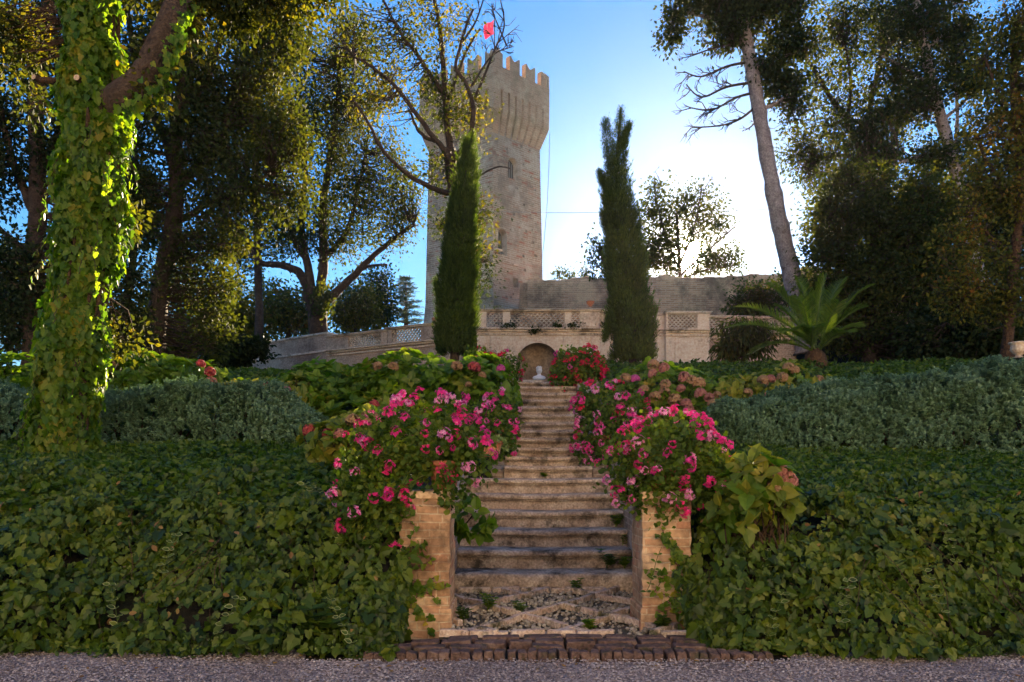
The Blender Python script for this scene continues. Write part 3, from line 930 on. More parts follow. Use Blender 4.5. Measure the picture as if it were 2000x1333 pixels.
# ------------------------------------------------------------------ tower
def boolean(o, cutter):
    for q in (o, cutter):
        bm = bmesh.new(); bm.from_mesh(q.data); bmesh.ops.recalc_face_normals(bm, faces=bm.faces); bm.to_mesh(q.data); bm.free()
    bpy.context.view_layer.update()
    m = o.modifiers.new('cut', 'BOOLEAN'); m.object = cutter; m.operation = 'DIFFERENCE'; m.solver = 'EXACT'; m.use_self = True
    dg = bpy.context.evaluated_depsgraph_get()
    me = bpy.data.meshes.new_from_object(o.evaluated_get(dg))
    o.modifiers.remove(m)
    old = o.data; o.data = me; me.name = o.name
    bpy.data.meshes.remove(old)
    bpy.data.objects.remove(cutter)


K = 1.4
TN = np.array((PX(966, 50 * K), 50 * K)); TR = np.array((PX(1073, 53.5 * K), 53.5 * K)); TL = np.array((PX(819, 53.8 * K), 53.8 * K)); TB = TR + TL - TN
TC = (TR + TL) / 2
zPar = PZ(124, 50 * K)
ztb = 4.6
uR = unit(TR - TN); uL = unit(TL - TN)
tw = thing('castle_tower', (TC[0], TC[1], ztb), 'tall brick tower with swallow-tailed battlements rising behind the terrace', 'tower')


def inset(dd):
    cs = [TN, TR, TB, TL]
    return [p + unit(TC - p) * dd * 1.414 * K for p in cs]


zc0, zc1 = PZ(268, 52 * K), PZ(180, 51 * K)             # corbel zone
mb = MB(); V = []
lev = [(ztb, -.35), (ztb + 5 * K, .02), (ztb + 9 * K, .30), (zc0 - .5, .47), (zc1 + .5, .47)]
for z, dd in lev:
    V += [(p[0], p[1], z) for p in inset(dd)]
fs = []
for k in range(len(lev) - 1):
    for q in range(4):
        fs.append((k * 4 + q, k * 4 + (q + 1) % 4, k * 4 + 4 + (q + 1) % 4, k * 4 + 4 + q))
fs += [(3, 2, 1, 0), (16, 17, 18, 19)]
mb.add(V, fs)
shaft = mb.build('wall', M['tower'], tw, uv=True)
# window openings on the right face, put-log holes on both seen faces
cut = MB()
WIN = []


def on_face(px, py, side):
    """point on the shaft's right or left face under the given image position"""
    ins = inset(.42); a = ins[0]; b_ = ins[1] if side == 'R' else ins[3]
    k = (px - 1000) / F
    t = (k * a[1] - a[0]) / ((b_[0] - a[0]) - k * (b_[1] - a[1]))
    p = a + t * (b_ - a)
    return np.array((p[0], p[1], PZ(py, p[1])))


nR = np.array((uR[1], -uR[0])); nL = np.array((-uL[1], uL[0]))
def arch_poly(wd, h):
    pts = [(-wd / 2, 0), (wd / 2, 0), (wd / 2, h - wd / 2)]
    pts += [(wd / 2 * math.cos(a), h - wd / 2 + wd / 2 * math.sin(a)) for a in np.linspace(0, math.pi, 10)[1:-1]] + [(-wd / 2, h - wd / 2)]
    return pts
for px, py, wd, h, arch in ((1002, 350, .85, 1.42, True), (980, 499, .80, 1.75, True), (1005, 562, .48, .62, False)):
    p = on_face(px, py, 'R'); u3 = np.array((*uR, 0)); n3 = np.array((*nR, 0)); wd *= K; h *= K
    poly = arch_poly(wd, h) if arch else [(-wd / 2, 0), (wd / 2, 0), (wd / 2, h), (-wd / 2, h)]
    cut.prism(poly, p + n3 * .6, u3, (0, 0, 1), -n3 * 1.5)
    WIN.append((p, wd, h, arch, u3, n3))
hr = random.Random(3)
for side, rx in (('R', (972, 1048)), ('L', (832, 945))):
    for yy in range(292, 600, 26):
        for k in range(4):
            px = hr.uniform(*rx)
            if hr.random() < .72:
                if side == 'R' and any(abs(px - w_[0]) < 16 and -50 < yy - w_[1] < 12 for w_ in ((1002, 350), (980, 499), (1005, 562))):
                    continue
                p = on_face(px, yy + hr.uniform(-6, 6), side); u3 = np.array((*(uR if side == 'R' else uL), 0)); n3 = np.array((*(nR if side == 'R' else nL), 0))
                s = hr.uniform(.07, .1) * K
                cut.prism([(-s, -s), (s, -s), (s, s), (-s, s)] if side == 'R' else [(-s, s), (s, s), (s, -s), (-s, -s)], p + n3 * .5, u3, (0, 0, 1), -n3 * .85)
cutter = cut.build('cutter', M['dark'])
boolean(shaft, cutter)
for idx, (p, wd, h, arch, u3, n3) in enumerate(WIN):
    mb = MB(); poly = arch_poly(wd, h) if arch else [(-wd / 2, 0), (wd / 2, 0), (wd / 2, h), (-wd / 2, h)]
    mb.prism(poly, p - n3 * .62, u3, (0, 0, 1), -n3 * .05)
    wo = mb.build('window', M['dark'], tw)
    mb = MB()
    if idx < 2:
        for k in (-.22, 0, .22):
            c = p - n3 * .5 + u3 * wd * k
            mb.tube([c, c + np.array((0, 0, h * (.9 if k == 0 else .8)))], .025, 6)
    if idx == 1:
        mb.hexa([tuple(p + u3 * s * wd / 2 * .99 - n3 * d_ + np.array((0, 0, z))) for z in (.32, .42) for s, d_ in ((-1, .35), (1, .35), (1, .5), (-1, .5))])
    if idx < 2:
        g_ = mb.build('window_bars', M['metal'], wo)
        g_.location = (0, 0, 0)
        # arch ring of upright bricks
        mb = MB()
        for k in range(11):
            a = math.pi * (k + .5) / 11
            c = p + n3 * .012 + np.array((0, 0, h - wd / 2)) + u3 * (wd / 2 + .13) * math.cos(a) + np.array((0, 0, (wd / 2 + .13) * math.sin(a)))
            ra = u3 * math.cos(a) + np.array((0, 0, math.sin(a))); ta = np.cross(n3, ra)
            mb.hexa([tuple(c + ra * sx * .12 + ta * sy * .045 + n3 * d_) for d_ in (-.02, .015) for sx, sy in ((-1, -1), (1, -1), (1, 1), (-1, 1))])
        g_ = mb.build('window_arch', M['tower'], wo, uv=True); g_.location = (0, 0, 0)
# stone sills and small ledge
for px, py, wd in ((971, 491, .55), (1003, 521, .5)):
    p = on_face(px, py, 'R'); u3 = np.array((*uR, 0)); n3 = np.array((*nR, 0)); wd *= K
    mb = MB(); mb.prism([(-wd / 2, 0), (wd / 2, 0), (wd / 2, .16), (-wd / 2, .16)], p - n3 * .1, u3, (0, 0, 1), n3 * .45); bevel(mb.build('ledge', M['trim'], tw), .03)

# corbelled head: brackets with dark slots, parapet, merlons
corn = [TN, TR, TB, TL]; ins = inset(.46)
mb = MB(); slot = MB()
for q in range(4):
    a, b_ = corn[q], corn[(q + 1) % 4]; ai, bi = ins[q], ins[(q + 1) % 4]
    ln = np.linalg.norm(b_ - a); nb = 8 if ln < 6 * K else 10
    for k in range(nb):
        t0, t1 = (k + .16) / nb - .0, (k + .84) / nb
        if k == 0: t0 = 0
        if k == nb - 1: t1 = 1
        o0, o1 = a + (b_ - a) * t0, a + (b_ - a) * t1
        i0, i1 = ai + (bi - ai) * t0, ai + (bi - ai) * t1
        # tapering bracket
        v = []
        for z, fr in ((zc0 - .25 * K, .02), (zc0 + .45 * K, .50), (zc0 + 1.15 * K, .97), (zc1 + .02, 1.0)):
            v.append([(*(i0 + (o0 - i0) * fr), z), (*(i1 + (o1 - i1) * fr), z), (*(i1 - (o1 - i1) * .05), z), (*(i0 - (o0 - i0) * .05), z)])
        for s in range(3):
            mb.hexa(v[s] + v[s + 1])
    # arch heads joining the brackets
    nrm = unit(a - ai + b_ - bi)
    V = [(*a, zc1 - .28 * K), (*b_, zc1 - .28 * K), (*bi, zc1 - .28 * K), (*ai, zc1 - .28 * K), (*a, zc1 + .02), (*b_, zc1 + .02), (*bi, zc1 + .02), (*ai, zc1 + .02)]
mb.build('corbels', M['parapet'], tw, uv=True)
mb = MB(); th = .55
for q in range(4):
    a, b_ = corn[q], corn[(q + 1) % 4]; a2, b2 = inset(.62)[q], inset(.62)[(q + 1) % 4]
    e = .02
    mb.hexa([(*a, zc1 - .12 * K), (*b_, zc1 - .12 * K), (*b2, zc1 - .12 * K), (*a2, zc1 - .12 * K), (*a, zPar), (*b_, zPar), (*b2, zPar), (*a2, zPar)])
mb.build('parapet', M['parapet'], tw, uv=True)
fl = MB(); fl.add([(*p, zc1 + .25) for p in inset(.5)], [(0, 1, 2, 3)]); fl.build('roof_deck', M['curtain'], tw)


def merlon(c, u, wd, h, parent, peak=False):
    """swallow-tailed merlon"""
    u3 = np.array((*u, 0)); n3 = np.array((-u[1], u[0], 0))
    hw = wd / 2
    if peak:
        pts = [(-hw, 0), (hw, 0), (hw, h * .72), (hw * .55, h * .74), (0, h * 1.0), (-hw * .55, h * .74), (-hw, h * .72)]
    else:
        pts = [(-hw, 0), (hw, 0), (hw, h), (hw * .78, h * 1.02), (hw * .45, h * .84), (0, h * .72), (-hw * .45, h * .84), (-hw * .78, h * 1.02), (-hw, h)]
    mb = MB(); mb.prism(pts, np.array((*c, zPar + .002)) - n3 * .27, u3, (0, 0, 1), n3 * .54)
    o = mb.build('merlon', M['parapet'], parent, uv=True)
    bevel(o, .02)


for q in range(4):
    a, b_ = corn[q], corn[(q + 1) % 4]; u = unit(b_ - a); ln = np.linalg.norm(b_ - a); nin = np.array((-u[1], u[0])); 
    nin = nin if np.dot(nin, TC - a) > 0 else -nin
    n_ = 4 if ln < 6 * K else 5
    wd = ln / (2 * n_ - 1)
    for k in range(n_):
        c = a + u * (wd * (2 * k + .5)) + nin * .28
        if k == n_ - 1:
            continue                       # next side's first merlon stands on that corner
        if k == 0:
            c = a + u * wd * .5 + nin * .28
            merlon(c, u, wd * 1.0, 1.22 * K, tw, peak=True)
            cc = a + nin * .28
        else:
            merlon(c, u, wd * 1.25, 1.0 * K, tw)

# bars of the corner merlons turn the corner, so give each corner its second leg
for q in range(4):
    a = corn[q]; p_ = corn[(q - 1) % 4]; u = unit(p_ - a); ln = np.linalg.norm(p_ - a); n_ = 4 if ln < 6 * K else 5
    wd = ln / (2 * n_ - 1); nin = np.array((-u[1], u[0])); nin = nin if np.dot(nin, TC - a) > 0 else -nin
    merlon(a + u * (wd * .45 + .29) + nin * .282, u, wd * .72, 1.0 * K, tw)

# flag
fp = TN + (TC - TN) * .22
fx = np.array((PX(966, fp[1]), fp[1]))
flag = thing('flag', (fx[0], fx[1], zPar), 'red flag on a pole above the tower battlements', 'flag')
ztop = PZ(28, fp[1])
mb = MB(); mb.tube([(fx[0], fx[1], zc1 + .25), (fx[0], fx[1], ztop)], [.08, .05], 8); mb.build('flag_pole', M['metal'], flag)
mb = MB(); n = 12; V = []
zt = PZ(38, fp[1]); wv = .95
for a in range(n):
    for b_ in range(n):
        s = a / (n - 1); t = b_ / (n - 1)
        x = fx[0] - .05 - s * wv * (1 - .15 * t) - .08 * math.sin(t * 3); y = fx[1] + .10 * math.sin(s * 7 + t * 2) ; z = zt - t * 1.3 - s * .6 - .05 * math.sin(s * 5)
        V.append((x, y, z))
i = np.arange(n - 1)[:, None] * n; j = np.arange(n - 1)[None, :]
mb.add(V, np.stack([i + j, i + n + j, i + n + j + 1, i + j + 1], -1).reshape(-1, 4)); mb.build('flag_cloth', M['flag'], flag, smooth=True)

# floodlight on an arm
p = on_face(1003, 575, 'R'); n3 = np.array((*nR, 0)); u3 = np.array((*uR, 0))
flo = thing('floodlight', p, 'grey floodlight on a bent arm fixed low on the tower wall', 'floodlight')
q = p + n3 * 1.5 + u3 * .35 + np.array((0, 0, .2))
mb = MB(); mb.tube([p + np.array((0, 0, -.55)), p + n3 * .7 + np.array((0, 0, -.65)), p + n3 * 1.4 + u3 * .3 + np.array((0, 0, -.3)), q], .03, 6); mb.build('arm', M['metal'], flo)
mb = MB(); mb.hexa([tuple(q + u3 * a + n3 * b_ + np.array((0, 0, z - .25 * b_))) for z in (-.02, .2) for a, b_ in ((-.6, -.3), (.6, -.3), (.6, .4), (-.6, .4))]); bevel(mb.build('lamp_body', M['metal'], flo), .03)
mb = MB(); mb.hexa([tuple(q + u3 * a + n3 * b_ + np.array((0, 0, z - .25 * b_))) for z in (-.05, -.023) for a, b_ in ((-.54, -.24), (.54, -.24), (.54, .34), (-.54, .34))]); mb.build('lamp_glass', M['glass'], flo)

# curtain wall
Dc = 61
mb = MB(); n = 170
x0, x1 = PX(1030, 62.5), PX(1990, Dc)
xx = np.linspace(x0, x1, n)
top = []
for x in xx:
    px = 1000 + x / Dc * F
    yy = np.interp(px, [1000, 1100, 1180, 1300, 1420, 1520, 1600, 1700, 2000], [545, 545, 542, 541, 540, 534, 521, 560, 570])
    top.append(PZ(yy, Dc) + .32 * mnoise.noise(Vector((x * .45, 3, 1))) + .16 * mnoise.noise(Vector((x * 1.7, 3, 1))) + .08 * mnoise.noise(Vector((x * 5, 3, 1))))
for k in range(n - 1):
    mb.hexa([(xx[k], Dc, 4.5), (xx[k + 1], Dc, 4.5), (xx[k + 1], Dc + 1.2, 4.5), (xx[k], Dc + 1.2, 4.5), (xx[k], Dc + .06, top[k]), (xx[k + 1], Dc + .06, top[k + 1]), (xx[k + 1], Dc + 1.2, top[k + 1]), (xx[k], Dc + 1.2, top[k])])
# return to the tower
mb.hexa([(x0 - .6, Dc + 1.2, 4.5), (x0 + .6, Dc + 1.2, 4.5), (x0 + .6, 74, 4.5), (x0 - .6, 74, 4.5), (x0 - .6, Dc + 1.2, top[0]), (x0 + .6, Dc + 1.2, top[0]), (x0 + .6, 74, top[0]), (x0 - .6, 74, top[0])])
tag(mb.build('castle_wall', M['curtain'], uv=True), 'long brown brick castle wall running right from the tower under the sun', 'castle wall')

# wires
mb = MB(); a = np.array((*(TR + uR * .05), PZ(262, 53.5 * K))); b_ = P(1053, 560, 69)
mb.tube([a + (b_ - a) * t + np.array((.2 * math.sin(t * math.pi), -.2, 0)) for t in np.linspace(0, 1, 14)], .026, 5)
tag(mb.build('lightning_cable', M['metal']), 'thin cable hanging down the right edge of the tower', 'cable')
mb = MB(); a = on_face(960, 414, 'R'); b_ = P(1640, 404, 64)
mb.tube([a + (b_ - a) * t + np.array((0, 0, -.25 * math.sin(t * math.pi))) for t in np.linspace(0, 1, 20)], .02, 5)
tag(mb.build('overhead_wire', M['metal']), 'thin wire strung across the sky from the tower to the right trees', 'wire')

# house behind the left trees
hs = thing('white_house', P(452, 665, 62), 'white house with a railed roof terrace glimpsed between the left trunks', 'house')
mb = MB(); x0, x1 = PX(395, 62), PX(482, 62); zt = PZ(648, 62)
mb.box((x0, 62, 4), (x1, 70, zt)); mb.build('wall', M['white_paint'], hs)
mb = MB(); mb.hexa([(x0 - .4, 61.5, zt + .002), (x1 + .4, 61.5, zt + .002), (x1 + .4, 70.4, zt + .002), (x0 - .4, 70.4, zt + .002), (x0 - .4, 61.5, zt + .5), (x1 + .4, 61.5, zt + .2), (x1 + .4, 70.4, zt + .2), (x0 - .4, 70.4, zt + .5)]); mb.build('roof', M['white_paint'], hs)
mb = MB()
for k in range(15):
    x = x0 + (x1 - x0) * k / 14
    mb.tube([(x, 61.8, zt + .2), (x, 61.8, zt + 1.25)], .03, 5)
mb.tube([(x0, 61.8, zt + 1.25), (x1, 61.8, zt + 1.25)], .04, 5); mb.build('railing', M['metal'], hs)
mb = MB(); mb.box((x0 + .4, 64, zt + .5), (x1 - .6, 68, zt + 2.6)); mb.build('roof_room', M['white_paint'], hs)

# ------------------------------------------------------------------ made-up building out of view, added to bounce warm sunlight onto the stonework
VY, VX0, VX1, VH = -15.0, -30.0, 34.0, 14.0
bounce_facade = thing('bounce_facade', (2, VY, 0), 'unseen pale building added behind the camera to bounce sunlight onto the stonework', 'bounce_facade')
mb = MB(); mb.box((VX0, VY - 12, -.2), (VX1, VY, VH)); mb.build('wall', M['bounce_facade'], bounce_facade)
mb = MB(); mb.box((VX0 - .5, VY - 12.6, VH + .003), (VX1 + .5, VY + .7, VH + .35))
mb.hexa([(VX0 - .6, VY - 12.7, VH + .36), (VX1 + .6, VY - 12.7, VH + .36), (VX1 + .6, VY + .8, VH + .36), (VX0 - .6, VY + .8, VH + .36), (VX0 + 6, VY - 6.2, VH + 3.4), (VX1 - 6, VY - 6.2, VH + 3.4), (VX1 - 6, VY - 5.8, VH + 3.4), (VX0 + 6, VY - 5.8, VH + 3.4)])
mb.build('roof', M['terracotta'], bounce_facade)
for x in np.arange(VX0 + 2.5, VX1 - 2, 4.2):
    for z, h in ((1.3, 2.2), (5.4, 2.2), (9.6, 1.9)):
        mb = MB(); mb.box((x - .68, VY + .003, z - .14), (x + .68, VY + .06, z + h + .14)); wf = mb.build('window', M['trim'], bounce_facade)
        mb = MB(); mb.box((x - .5, VY + .062, z), (x + .5, VY + .075, z + h)); o_ = mb.build('pane', M['glass'], bounce_facade); o_.parent = wf; o_.location = (0, 0, 0)

# ================================================================== plants
def fold(half, z=.12):
    """leaf of two mirrored halves folded along the midrib; half: outline points (x,y) from base to tip, x>0"""
    h = [(x, y, z * abs(x)) for x, y in half]
    V = h + [(-x, y, zz) for x, y, zz in h[1:-1]]
    n = len(h); m = n - 2
    f1 = list(range(n)); f2 = [0] + [n - 1] + [n + k for k in range(m - 1, -1, -1)]
    return (V, [[tuple(f1)], [tuple(f2)]]) if len(f1) != len(f2) else (V, [[tuple(f1), tuple(f2)]])


IVY = fold([(0, 0), (.28, -.14), (.52, .14), (.33, .30), (.36, .55), (0, 1)], .25)
OVAL = fold([(0, 0), (.24, .22), (.30, .5), (.16, .82), (0, 1)], .3)
DIAM = fold([(0, 0), (.30, .45), (0, 1)], .25)
NARROW = fold([(0, 0), (.12, .4), (0, 1)], .2)
ROUND = ([(0, 0, 0)] + [(.5 * math.cos(a) * (1 - .16 * (k % 2)), .5 + .5 * math.sin(a) * (1 - .16 * (k % 2)), .14 * (1 - .5 * (k % 2))) for k, a in enumerate(np.linspace(-math.pi / 2 + .5, 1.5 * math.pi - .5, 9))],
         [[(0, k, k + 1) for k in range(1, 9)]])
# big ovate leaf, arched lengthwise and folded
_b = [(0, 0), (.27, .2), (.37, .45), (.25, .76), (0, 1.0)]
BIG_V = []
for x, y in _b[1:4]:
    zc = -.22 * y * y
    BIG_V += [(-x, y, zc + .09), (0, y, zc - .02), (x, y, zc + .09)]
BIG_V = [(0, 0, 0)] + BIG_V + [(0, 1, -.24)]
BIG = (BIG_V, [[(1, 2, 5, 4), (2, 3, 6, 5), (4, 5, 8, 7), (5, 6, 9, 8)], [(0, 2, 1), (0, 3, 2), (7, 8, 10), (8, 9, 10)]])
SPRAY = ([(0, 0, 0), (.10, .25, .03), (.05, .6, .06), (0, 1, .02), (-.06, .62, .05), (-.11, .3, .0)], [[(0, 1, 2, 3, 4, 5)]])

# leaf colours
LM = {}
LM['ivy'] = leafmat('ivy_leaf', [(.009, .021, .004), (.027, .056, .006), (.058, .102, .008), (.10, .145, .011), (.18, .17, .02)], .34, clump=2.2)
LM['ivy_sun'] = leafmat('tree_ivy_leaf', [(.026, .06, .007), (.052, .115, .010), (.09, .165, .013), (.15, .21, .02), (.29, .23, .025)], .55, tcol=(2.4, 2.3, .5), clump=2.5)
LM['cover'] = leafmat('ground_cover_leaf', [(.016, .038, .008), (.036, .078, .011), (.07, .128, .014), (.135, .165, .02)], .4, clump=1.6)
LM['grass'] = leafmat('grass_blade', [(.04, .09, .02), (.07, .14, .03), (.12, .18, .04), (.2, .19, .06)], .4, clump=1.5)
LM['dead'] = leafmat('dead_leaf', [(.10, .05, .02), (.2, .11, .04), (.3, .2, .07)], .25, rough=.7)
LM['varieg'] = leafmat('variegated_rim', [(.22, .27, .13), (.36, .38, .2)], .3)
LM['silver'] = leafmat('silver_leaf', [(.05, .095, .05), (.09, .165, .085), (.145, .24, .13), (.21, .31, .18)], .25, tcol=(1.3, 1.3, .8), rough=.6, clump=1.2)
LM['gera'] = leafmat('geranium_leaf', [(.03, .062, .008), (.058, .11, .012), (.10, .155, .016), (.18, .19, .02)], .45, tcol=(2.1, 1.9, .5), clump=4)
LM['hyd'] = leafmat('hydrangea_leaf', [(.04, .09, .012), (.08, .155, .016), (.13, .22, .02), (.21, .27, .03)], .5, tcol=(2.2, 2.0, .5), clump=1.4, rough=.38)
LM['hyd_y'] = leafmat('yellowing_hydrangea_leaf', [(.07, .12, .018), (.13, .175, .022), (.22, .235, .03), (.33, .25, .04)], .45, clump=2.5)
LM['cyp'] = leafmat('cypress_spray', [(.022, .036, .010), (.036, .06, .013), (.06, .09, .016), (.09, .12, .02)], .45, tcol=(3.0, 3.0, .5), clump=2.0, rough=.6)
LM['oak'] = leafmat('holm_oak_leaf', [(.014, .026, .011), (.026, .042, .015), (.042, .058, .018), (.075, .08, .02)], .40, tcol=(2.9, 2.25, .42), rough=.65, spec=.12, clump=.6)
LM['oak_y'] = leafmat('yellowing_oak_leaf', [(.035, .05, .014), (.07, .085, .016), (.12, .115, .018), (.19, .145, .02)], .45, tcol=(2.2, 1.9, .35), rough=.65, spec=.12, clump=.8)
LM['dark'] = leafmat('dark_evergreen_leaf', [(.010, .019, .009), (.018, .032, .013), (.03, .046, .016), (.05, .06, .02)], .3, tcol=(2.6, 1.8, .4), rough=.65, spec=.12, clump=.7)
LM['rust'] = leafmat('mixed_autumn_leaf', [(.03, .05, .018), (.06, .08, .02), (.12, .12, .02), (.20, .075, .025)], .4, tcol=(2.2, 1.5, .5), rough=.65, spec=.12, clump=.8)
LM['palm'] = leafmat('palm_leaflet', [(.045, .085, .02), (.08, .14, .025), (.14, .20, .03)], .55, tcol=(2.6, 2.3, .4), clump=1.0, rough=.35)
LM['cedar'] = leafmat('cedar_needle', [(.03, .06, .05), (.05, .09, .07)], .2)
LM['dryflower'] = leafmat('dried_hydrangea_floret', [(.24, .11, .07), (.34, .18, .10), (.42, .28, .15), (.3, .22, .08)], .3, tcol=(1.4, 1.2, 1), clump=9)
LM['pinkflower'] = leafmat('faded_pink_floret', [(.34, .10, .11), (.42, .18, .15), (.44, .26, .18)], .3, tcol=(1.4, 1.1, 1.1), clump=9)
LM['purpleflower'] = leafmat('purple_floret', [(.42, .04, .18), (.52, .08, .30), (.55, .14, .36)], .3, tcol=(1.4, 1.1, 1.3), clump=9)
LM['redhyd'] = leafmat('crimson_floret', [(.33, .035, .05), (.42, .07, .08), (.36, .12, .08)], .3, tcol=(1.4, 1.1, 1.1), clump=9)
PET = {}
PET['hot'] = leafmat('hot_pink_petal', [(.70, .025, .23), (.80, .04, .32), (.84, .10, .42)], .45, tcol=(1.3, 1.2, 1.3), rough=.5, clump=6)
PET['pale'] = leafmat('pale_pink_petal', [(.80, .16, .42), (.85, .32, .58), (.9, .58, .74)], .45, tcol=(1.2, 1.2, 1.2), rough=.5, clump=6)
PET['coral'] = leafmat('coral_red_petal', [(.70, .015, .14), (.78, .03, .23), (.80, .07, .3)], .45, tcol=(1.3, 1.2, 1.2), rough=.5, clump=6)
PET['crimson'] = leafmat('crimson_petal', [(.55, .008, .04), (.68, .015, .07), (.72, .03, .12)], .42, tcol=(1.3, 1.2, 1.3), rough=.5, clump=6)


def frame(d):
    d = unit(d); r = np.where(np.abs(d[..., 2:3]) < .9, np.array((0, 0, 1.)), np.array((1., 0, 0)))
    a = unit(np.cross(d, r)); return a, np.cross(d, a)


def cloud(mb, centers, sig, per, tmpl, size, droop=.3, out=None, mi=0, spread=.45):
    """per leaves round each clump centre"""
    centers = np.asarray(centers); n = len(centers)
    k = n * per
    c = np.repeat(centers, per, axis=0)
    off = rng.standard_normal((k, 3)) * np.repeat(np.broadcast_to(np.asarray(sig), (n,)), per)[:, None]
    pos = c + off
    tip = unit(off) * .8 + rdir(k) * .7 + np.array((0, 0, -droop))
    nor = unit(rdir(k) * 1.0 + np.array((0, 0, .8)))
    if out is not None:
        nor = unit(np.repeat(out, per, axis=0) + rdir(k) * spread)
    mb.leaves(tmpl, pos, tip, nor, size * rng.uniform(.65, 1.25, k), mi)


# ------------------------------------------------------------------ ivy banks and ground cover
def surf_normal(x, y):
    e = .06
    v = np.array((-(ground_z(x + e, y) - ground_z(x - e, y)) / (2 * e), -(ground_z(x, y + e) - ground_z(x, y - e)) / (2 * e), 1))
    return v / np.linalg.norm(v)


def bank(name, x0, x1, n, label):
    mb = MB()
    xs_ = rng.uniform(x0, x1, n); pos = []; nor = []; tip = []; sz = []
    for k in range(n):
        x = xs_[k]; t = rng.random() ** 1.0
        s = float(np.interp(t, [0, .62, 1], [-.06, 1.15, 2.1])); 
        e = y_edge(x); y = e + s
        z = ground_z(x, y) if s > 0 else 0
        bump = .12 + .24 * (mnoise.noise(Vector((x * 1.6, y * 1.6, z * 1.6 + 4))) + .35) + .05 * mnoise.noise(Vector((x * 5, y * 5, z * 5)))
        nn = surf_normal(x, max(y, e + .1)); nn[1] -= .25
        nn = unit(nn)
        if mnoise.noise(Vector((x * 2.6 + 3, y * 2.6, z * 3.4))) < -.30 and rng.random() < .75: continue
        dpt = rng.random()
        h = bump * (1 - .75 * dpt ** 1.6)
        p = np.array((x, y, z)) + nn * max(.01, h)
        if p[2] < .02: p[2] = .02 + .04 * rng.random()
        pos.append(p); nor.append(unit(nn + .55 * rng.standard_normal(3)))
        tip.append((.8 * rng.standard_normal(), -.35 + .4 * rng.standard_normal(), -.75 + .35 * rng.standard_normal()))
        sz.append(.026 + .058 * rng.random() ** 1.5)
    # cheek of the bank beside the pillar
    xe, sg_ = (x1, 1) if x1 < 0 else (x0, -1)
    k = 1700
    y = rng.uniform(4.98, 6.1, k); z = np.array([ground_z(xe - sg_ * .06, b_) for b_ in y]) * rng.random(k) + .12 * rng.random(k)
    pos += list(np.stack([xe + sg_ * (.02 + .10 * rng.random(k)) * (y < 5.5) - sg_ * .02, y, z + .03], -1)); nor += list(unit(np.array((sg_ * .45, -.9, .3)) + .45 * rdir(k)))
    tip += list(np.stack([.4 * rng.standard_normal(k), .4 * rng.standard_normal(k), -.8 + .3 * rng.standard_normal(k)], -1)); sz += list(rng.uniform(.035, .07, k))
    k = 800
    x = xe - sg_ * (.0 + .16 * rng.random(k)) + sg_ * .03; s_ = .40 * rng.random(k); y = np.array([y_edge(q) for q in x]) + s_
    z = np.array([ground_z(xe - sg_ * .1, q) for q in y]) * rng.random(k) + .10 * rng.random(k) + .02
    pos += list(np.stack([x, y - .10 * rng.random(k), z], -1)); nor += list(unit(np.array((sg_ * .3, -.9, .35)) + .45 * rdir(k)))
    tip += list(np.stack([.5 * rng.standard_normal(k), -.2 + .2 * rng.standard_normal(k), -.8 + .3 * rng.standard_normal(k)], -1)); sz += list(rng.uniform(.035, .08, k))
    pos = np.array(pos); tip = np.array(tip); nor = np.array(nor); sz = np.array(sz)
    kind = rng.random(len(pos)); oval = kind < .16; big = kind > .955; sz = np.where(big, rng.uniform(.085, .115, len(sz)), sz)
    mb.leaves(IVY, pos[~oval], tip[~oval], nor[~oval], sz[~oval])
    mb.leaves(OVAL, pos[oval], tip[oval], nor[oval], sz[oval] * 1.05)
    k = 90
    xd = rng.uniform(x0, x1, k); yd = np.array([y_edge(q) for q in xd]) + rng.uniform(.0, 1.6, k)
    pd_ = np.stack([xd, yd - .12, np.array([ground_z(q, r_) for q, r_ in zip(xd, yd)]) + rng.uniform(.10, .26, k)], -1)
    mb.leaves(OVAL, pd_, rdir(k) + np.array((0, -.3, -.4)), np.tile((0, -.7, .7), (k, 1)) + .6 * rdir(k), rng.uniform(.03, .06, k), 2)
    # trailing stems
    for _ in range(60):
        x = rng.uniform(x0, x1); y = y_edge(x) + rng.uniform(.1, 1.0); z = ground_z(x, y) + .2
        q = [(x, y, z)]
        dx = rng.uniform(-.06, .06)
        for s in range(6):
            x += dx + rng.uniform(-.02, .02); y -= .05; z -= rng.uniform(.02, .09)
            q.append((x, y, max(z, .03)))
        mb.tube(q, .0025, 4, 1, cap=False)
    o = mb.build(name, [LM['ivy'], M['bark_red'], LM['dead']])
    return tag(o, label, None, None, 'stuff')


bank('ivy_bank', -5.2, -.85, 21000, 'dark ivy covering the bank left of the steps')
bank('ivy_bank', 1.33, 5.2, 19000, 'dark ivy covering the bank right of the steps')


